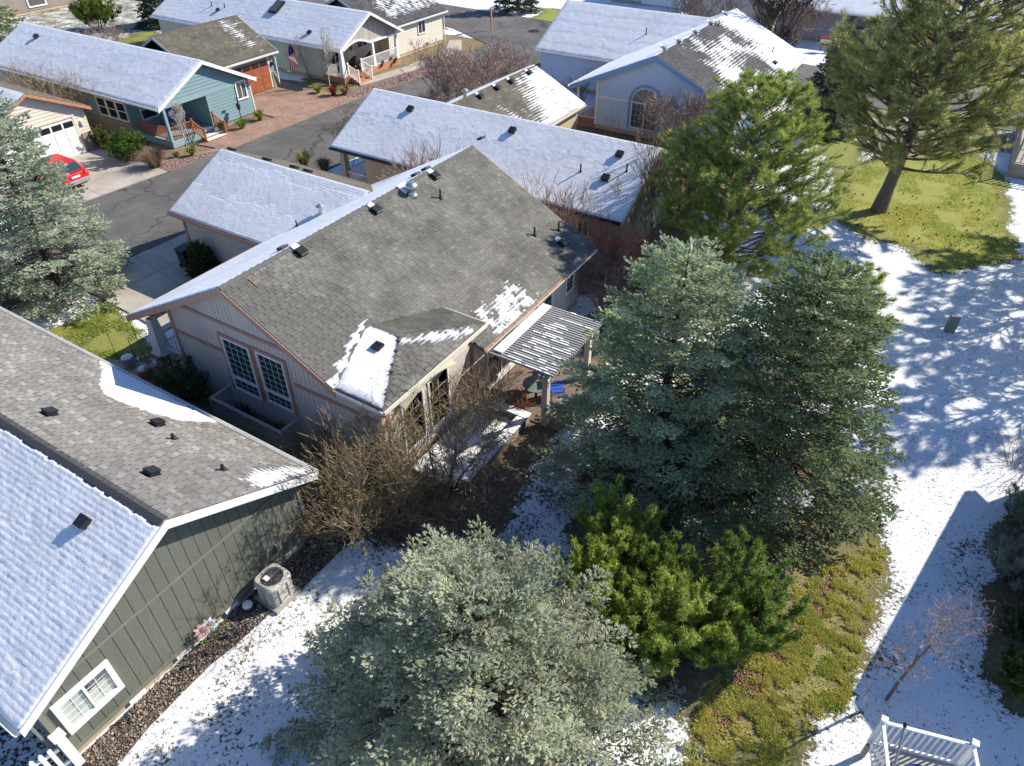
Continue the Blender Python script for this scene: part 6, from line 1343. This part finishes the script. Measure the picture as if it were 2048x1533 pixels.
pine('small green pine at the foot of the dark spruce', (-1.6,27.0), 3.6, 2.1, 13, PG, nlimb=44, nl=.24, k=16, wd=.015, z0=.05, sub=8, up=.6)
p2 = pine('pine beyond the right edge that dapples the snowy lawn', (9.0,32.5), 9.5, 3.6, 14, PD, nlimb=50, nl=.34, k=9, wd=.04, z0=.1, sub=8)
for loc, rz, lb in (((8.6,38.5,0), 1.3, 'second pine beyond the right edge, further along the lawn'), ((9.2,45.0,0), 2.4, 'third pine beyond the right edge, farthest from the grey house')):
    o = copy_tree(p2); o.location = loc; o.rotation_euler = (0,0,rz); o['label'] = lb
# bright green mugo pines below the spruces
MG = [A(.23,.325,.055), A(.38,.48,.085), A(.55,.56,.14)]; MD = [A(.12,.21,.035), A(.20,.30,.05), A(.30,.36,.08)]
for k, (x, y, h_, R, cs, lb, n) in enumerate(((1245,980,3.4,1.3,MG,'tallest bright green shrub against the blue spruce',4200), (1195,1100,2.9,1.2,MG,'lime green feathery shrub nearest the snow path',3600),
    (1390,1150,3.3,1.4,MG,'broad lime green shrub nearest the silvery spruce',4200), (1500,1085,3.4,1.25,MD,'dark green shrub under the dark spruce',3800), (1550,1165,2.9,1.2,MD,'low dark green shrub at the edge of the rough grass',3400), (1330,1065,2.9,1.0,MD,'dark green shrub in the middle of the shrub group',3200), (1285,1190,2.6,1.1,MG,'small lime green shrub in front of the shrub group',3000), (1450,1225,2.2,1.0,MG,'lime green shrub between the broad one and the rough grass',2600), (1300,1270,1.9,.9,MG,'lowest lime green shrub tucked behind the silvery spruce',2400))):
    q = P(x, y, h_); shoot_shrub(lb, (q[0],q[1]), h_, R, 200+k, cs, n=int(n*1.3), nl=.115, k=5, stems=18, wd=.025, shape=.75, group='green shrubs below the spruces')
GD = [A(.07,.115,.045), A(.12,.175,.06), A(.18,.22,.09)]
q = P(375,800); shoot_shrub('dark round evergreen with snow dots below the gable', (q[0],q[1]+.0), 2.0, 1.4, 210, GD, n=5200, nl=.07, k=7, stems=22, wd=.014, shape=1.0, snow=.04)
for k, (x_, lb) in enumerate(((-18.4,'small brown boxwood behind the screen, left one'), (-16.7,'small brown boxwood behind the screen, right one'))): shoot_shrub(lb, (x_,11.35), .95, .38, 212+k, [A(.07,.05,.02), A(.12,.075,.03), A(.09,.09,.03)], n=1300, nl=.05, k=8, stems=9, group='boxwoods behind the screen')
for k, (x, y, lb) in enumerate(((407,545,'small cone shaped evergreen nearest the wheeled bin'), (463,525,'small cone shaped evergreen against the garage wall'))):
    q = P(x, y); q[1] = min(q[1],17.9); spruce(lb, (q[0],q[1]), 1.5, .5, 215+k, GD, name='cone_evergreen', cat='shrub', group='cone evergreens', nb_=90, nd=0, sl=.08, fr=.1, bough=.3, fmax=.2)
q = P(268,322); shoot_shrub('rounded bright green shrub beside the teal porch', (q[0]-.3,q[1]), 2.0, 1.55, 220, [A(.07,.16,.02), A(.13,.24,.03), A(.2,.28,.05)], n=3400, nl=.11, k=7, stems=24, wd=.03, shape=.9)
q = P(207,300); shoot_shrub('narrow yellow green shrub at the garage corner', (q[0],q[1]), 1.7, .5, 221, [A(.12,.17,.025), A(.2,.25,.04), A(.28,.3,.08)], n=1600, nl=.09, k=8, stems=9, wd=.025, shape=.6)
q = P(200,60); shoot_shrub('big yellow green shrub at the top left', (q[0],q[1]), 3.6, 2.6, 222, [A(.10,.17,.02), A(.19,.27,.035), A(.27,.33,.06)], n=3600, nl=.22, k=7, stems=26, wd=.05, shape=.9)
JG = [A(.20,.24,.19), A(.33,.37,.30), A(.26,.30,.17)]
q = P(2005,1160); shoot_shrub('grey green juniper at the right edge', (q[0]+.2,q[1]), 1.9, 1.1, 230, JG, n=3600, nl=.08, k=6, stems=20, wd=.012)
q = P(2030,1040); shoot_shrub('pale juniper further along the right edge', (q[0]+.2,q[1]), 1.3, 1.0, 231, JG, n=3200, nl=.07, k=7, stems=16, wd=.012)
q = P(2030,1370); shoot_shrub('leafy green shrub at the lower right edge', (q[0]+.0,q[1]), 1.1, .75, 232, [A(.10,.17,.035), A(.18,.26,.05), A(.30,.34,.09)], n=3000, nl=.07, k=8, stems=16, wd=.02)
q = P(2020,1270); shoot_shrub('dark shaded shrub between the juniper and the leafy shrub', (q[0]+.2,q[1]), 1.0, .8, 233, GD, n=2400, nl=.07, k=8, stems=14, wd=.016)
q = P(1130,650); shoot_shrub('little yellow green conifer behind the pergola', (-10.9,21.9), 1.3, .35, 234, [A(.10,.15,.02), A(.18,.23,.03), A(.25,.28,.06)], n=1200, nl=.06, k=8, stems=8, wd=.014, shape=.5)

# ------------------------------------------------------------------ leafless trees and shrubs
YB = [(.30,.27,.06), (.24,.26,.05), (.36,.30,.10)]
bare('leafless multi stemmed tree in front of the bay window', (-10.3,12.3), 4.2, 301, 'twig_brown', stems=6, spread=.62, levels=4, r=.055, minr=.006, bark='bark_dark', buds=YB, nb=1, up=.3, stem_r=.25, ratio=.78)
bare('tall budding tree rising out of the thicket by the green house', (-10.9,9.9), 4.3, 305, 'twig_brown', stems=4, spread=.42, levels=4, r=.045, bark='bark_dark', buds=YB, nb=1, up=.3, stem_r=.3, ratio=.78, minr=.006)
bare('dark twisted leafless shrub between the bay and the pergola', (-11.0,16.0), 2.8, 302, 'twig_brown', stems=14, spread=.45, levels=3, r=.025, minr=.006, bark='bark_dark', name='bare_shrub', cat='shrub', wig=.4, ratio=.75)
for k, (x, y, h_, st_, lb, mm) in enumerate(((655,985,2.2,7,'budding tan thicket at the green house corner','twig_tan'), (735,1005,2.1,7,'budding tan thicket in front of the bay corner','twig_tan'), (820,1030,1.9,9,'brown leafless thicket at the edge of the snow path','twig_brown'), (930,1010,1.9,9,'brown leafless thicket nearest the seat wall','twig_brown'), (640,1040,1.9,9,'low budding thicket touching the gravel','twig_tan'))):
    q = P(x, y); bare(lb, (q[0],q[1]), h_, 310+k, mm, stems=st_+5, spread=.62, levels=3, r=.03, minr=.0062, name='bare_shrub', cat='shrub', group='thicket beside the snow path', buds=YB if mm == 'twig_tan' else [(.26,.2,.1)], nb=1, up=.15, stem_r=.45, ratio=.8, wig=.3)
bare('leafless cherry tree in the shaded snow on the right', P(1773,1400), 4.4, 327, 'twig_pink', stems=1, spread=.8, levels=5, r=.036, trunk_h=.38, bark='bark_red', up=.12, wig=.16, ratio=.76, kids=(2,3), lean=(0,0,0), minr=.0035)
for k, (x, y, h_, lb) in enumerate(((1165,560,2.9,'red twigged shrub at the far corner of the house'), (1195,600,2.4,'dark red shrub beside the bright pine'), (1150,600,2.0,'tangled brown red shrub behind the pergola'))):
    q = P(x, y); bare(lb, (max(q[0],-11.0),q[1]), h_, 330+k, 'twig_red' if k == 0 else 'twig_purple', stems=13, minr=.008, spread=.5, levels=3, r=.025, name='bare_shrub', cat='shrub', group='red twigged shrubs', ratio=.78)
bare('vase shaped bare shrub against the snowy tan roof', (-21.5,26.8), 4.6, 341, 'twig_pink', stems=13, minr=.008, spread=.42, levels=3, r=.03, name='bare_tree', ratio=.8, up=.3)
bare('bare shrub rising over the far end of the dark roof', (-14.2,26.9), 4.3, 342, 'twig_pink', stems=13, minr=.008, spread=.45, levels=3, r=.03, name='bare_tree', ratio=.8, up=.3)
bare('slender bare tree at the tan gable end', (-10.6,30.2), 5.2, 343, 'twig_brown', stems=4, minr=.009, spread=.25, levels=4, r=.05, name='bare_tree', ratio=.74, up=.35)
q = P(900,240); bare('wide pink tinged bare tree beside the road, left trunk', (-30.6,40.5), 5.6, 344, 'twig_pink', stems=5, minr=.010, spread=.6, levels=5, r=.10, bark='bark_dark', group='pink bare trees by the road', ratio=.72, stem_r=.15)
bare('wide pink tinged bare tree beside the road, right trunk', (-29.2,44.6), 5.2, 345, 'twig_pink', stems=7, minr=.011, spread=.6, levels=4, r=.085, bark='bark_dark', group='pink bare trees by the road', ratio=.72, stem_r=.25)
bare('purple brown bare tree hiding the corner of the blue house', (-14.6,43.6), 4.2, 346, 'twig_purple', stems=7, minr=.011, spread=.55, levels=4, r=.06, ratio=.72, stem_r=.15)
bare('dark bare shrub at the foot of the pale blue garage', (-25.0,50.6), 2.2, 347, 'bark_dark', stems=6, spread=.55, levels=3, r=.03, name='bare_shrub', cat='shrub')
q = P(1565,90); bare('tall dark bare tree behind the patchy snow roof', (-15.8,66.0), 8.5, 348, 'bark_dark', stems=3, minr=.012, spread=.45, levels=5, r=.16, ratio=.74)
q = P(1470,20); bare('dense brown bare tree at the top edge behind the blue roof', (-22.5,68.5), 5.5, 349, 'twig_purple', stems=7, minr=.014, spread=.6, levels=4, r=.10, ratio=.72); bare('brown bare tree in front of the lilac wall', (-15.5,75.5), 4.5, 350, 'twig_purple', stems=6, minr=.013, spread=.6, levels=4, r=.08, ratio=.74)
q = P(381,305); bare('white stemmed young birch in front of the teal porch', (q[0]+.2,q[1]-.3), 3.3, 351, 'birch_white', stems=1, spread=.32, levels=4, r=.035, trunk_h=.35, up=.5, ratio=.72, bark='birch_white', minr=.006)
q = P(660,175); bare('white stemmed young tree in front of the cream porch', (q[0],q[1]), 4.2, 352, 'birch_white', stems=1, spread=.32, levels=4, r=.04, trunk_h=.3, up=.5, ratio=.72, bark='birch_white', minr=.006)
q = P(622,155); bare('small dark leafless tree against the cream wall', (q[0],q[1]), 3.2, 353, 'twig_tan', stems=3, spread=.5, levels=4, r=.05, bark='bark_dark', ratio=.74)
bare('thin bare sapling beside the snowy tan roof corner', (-31.3,31.4), 3.6, 354, 'twig_tan', stems=3, spread=.28, levels=4, r=.03, ratio=.74, up=.4)
q = P(130,215); bare('large pale budding shrub over the edge of the teal roof', (-52.5,26.6), 3.8, 355, 'twig_tan', stems=14, spread=.55, levels=3, r=.03, name='bare_shrub', cat='shrub', buds=YB, nb=1, ratio=.82, stem_r=.5, minr=.007); bare('pale budding shrub behind the cream garage', (-57.0,26.6), 3.4, 356, 'twig_tan', stems=12, spread=.55, levels=3, r=.03, name='bare_shrub', cat='shrub', buds=YB, nb=1, ratio=.82, stem_r=.5, minr=.007)
q = P(100,95); bare('dark red bare shrub at the top left', (-68,40), 2.6, 357, 'twig_purple', stems=10, spread=.6, levels=3, r=.03, name='bare_shrub', cat='shrub', stem_r=.5, minr=.01); q = P(270,50); bare('dark brown bare shrub near the top left lawn', (-66,49), 4.2, 358, 'twig_purple', stems=10, spread=.5, levels=3, r=.03, name='bare_shrub', cat='shrub', stem_r=.5, minr=.01)
q = P(2035,935); bare('brown leafless shrub on the right edge of the lawn', (q[0],q[1]), 1.1, 359, 'twig_brown', stems=14, spread=.8, levels=2, r=.015, name='bare_shrub', cat='shrub', stem_r=.3)
bare('low brown shrub in front of the dark round evergreen', (-23.2,10.7), 1.0, 360, 'twig_brown', stems=14, spread=.7, levels=2, r=.015, name='bare_shrub', cat='shrub', stem_r=.3)
for k, (x, y, h_, R, cols, lb) in enumerate(((312,335,1.0,1.1,[(.26,.18,.12),(.20,.14,.10),(.32,.24,.17)],'mound of dry brown grass beside the teal porch'), (385,312,.55,.4,[(.34,.36,.06),(.24,.30,.05)],'yellow green clump below the white birch'), (353,315,.3,.25,[(.2,.28,.04)],'small green clump in the mulch bed'), (485,258,.6,.5,[(.28,.33,.06),(.18,.25,.05)],'yellow green clump beside the black lamp post'), (520,240,.6,.45,[(.34,.36,.06),(.2,.26,.05)],'yellow green clump at the corner of the teal house'), (447,268,.8,.4,[(.16,.22,.06),(.25,.28,.1)],'leafy clump beside the porch steps'),
    (637,187,.5,.4,[(.36,.38,.07),(.24,.30,.05)],'yellow green clump at the brick driveway edge'), (668,192,.7,.5,[(.30,.06,.05),(.22,.05,.04)],'dark red clump below the cream porch'), (690,190,.6,.5,[(.33,.22,.10),(.28,.25,.08)],'orange brown grass clump below the cream porch'), (610,335,.9,.7,[(.26,.25,.08),(.20,.19,.07),(.30,.27,.1)],'olive grass clump between the garage and the tan porch'), (650,345,.8,.6,[(.26,.25,.08),(.20,.19,.07)],'smaller olive grass clump beside the tan porch'), (2040,270,.9,.8,[(.15,.24,.03),(.24,.30,.05)],'bright green clump beside the timber deck'))):
    q = P(x, y); blades(lb, (q[0],q[1]), h_*1.15, R*1.2, 400+k, cols, n=300 if k else 700, wd=.03 if k else .018)
for k in range(4):
    q = [P(760,140), P(785,132), P(730,150), P(850,95)][k]; shoot_shrub(('clipped brown hedge bush nearest the cream steps','clipped brown hedge bush in the middle of the porch front','small clipped bush beside the stair rail','russet bush along the cream garage wall')[k], (q[0]-.3,q[1]), .95, .9, 420+k, [A(.10,.075,.035), A(.16,.11,.06), A(.14,.13,.05)], n=1800, nl=.09, k=7, stems=14, wd=.02, group='brown bushes along the cream house')
q = P(1020,790); bare('small red leaved shrub under the pergola edge', (-10.3,16.95+.3), .8, 425, 'twig_red', stems=10, spread=.6, levels=2, r=.012, name='bare_shrub', cat='shrub', buds=[(.30,.12,.07)], nb=3, stem_r=.15)
# pine cones on the lawn
rng = np.random.default_rng(77); cm = None
for k in range(70):
    x, y = rng.uniform(1690,2000), rng.uniform(385,525); q = P(x, y)
    if pdist(np.array([q[0]]), np.array([q[1]]), Z_LAWN_PINE)[0] < .3: continue
    if cm is None: o = MB().lathe((0,0,0), [(.01,-.05),(.04,-.03),(.045,.01),(.02,.05)], 7).build('pine_cone', M['dark_cone']); cm = o.data
    else: o = bpy.data.objects.new('pine_cone', cm); C.objects.link(o)
    o.location = (q[0], q[1], .03); o.rotation_euler = (1.5, 0, rng.uniform(0,6)); tag(o, 'dark pine cone lying on the grass under the big pine', 'pine cone', 'pine cones on the lawn')
tw_ = MB(); a = PN(497,560, (-17.785,11.45,5.93), unit(A(.458,0,.889))); b = PN(517,577, (-17.785,11.45,5.93), unit(A(.458,0,.889))); tw_.tube(a+A(0,0,.04), b+A(0,0,.04), .02,.012,6); tw_.build('fallen_branch', M['orange_post'], label='orange stick lying on the dark shingle roof', cat='stick')
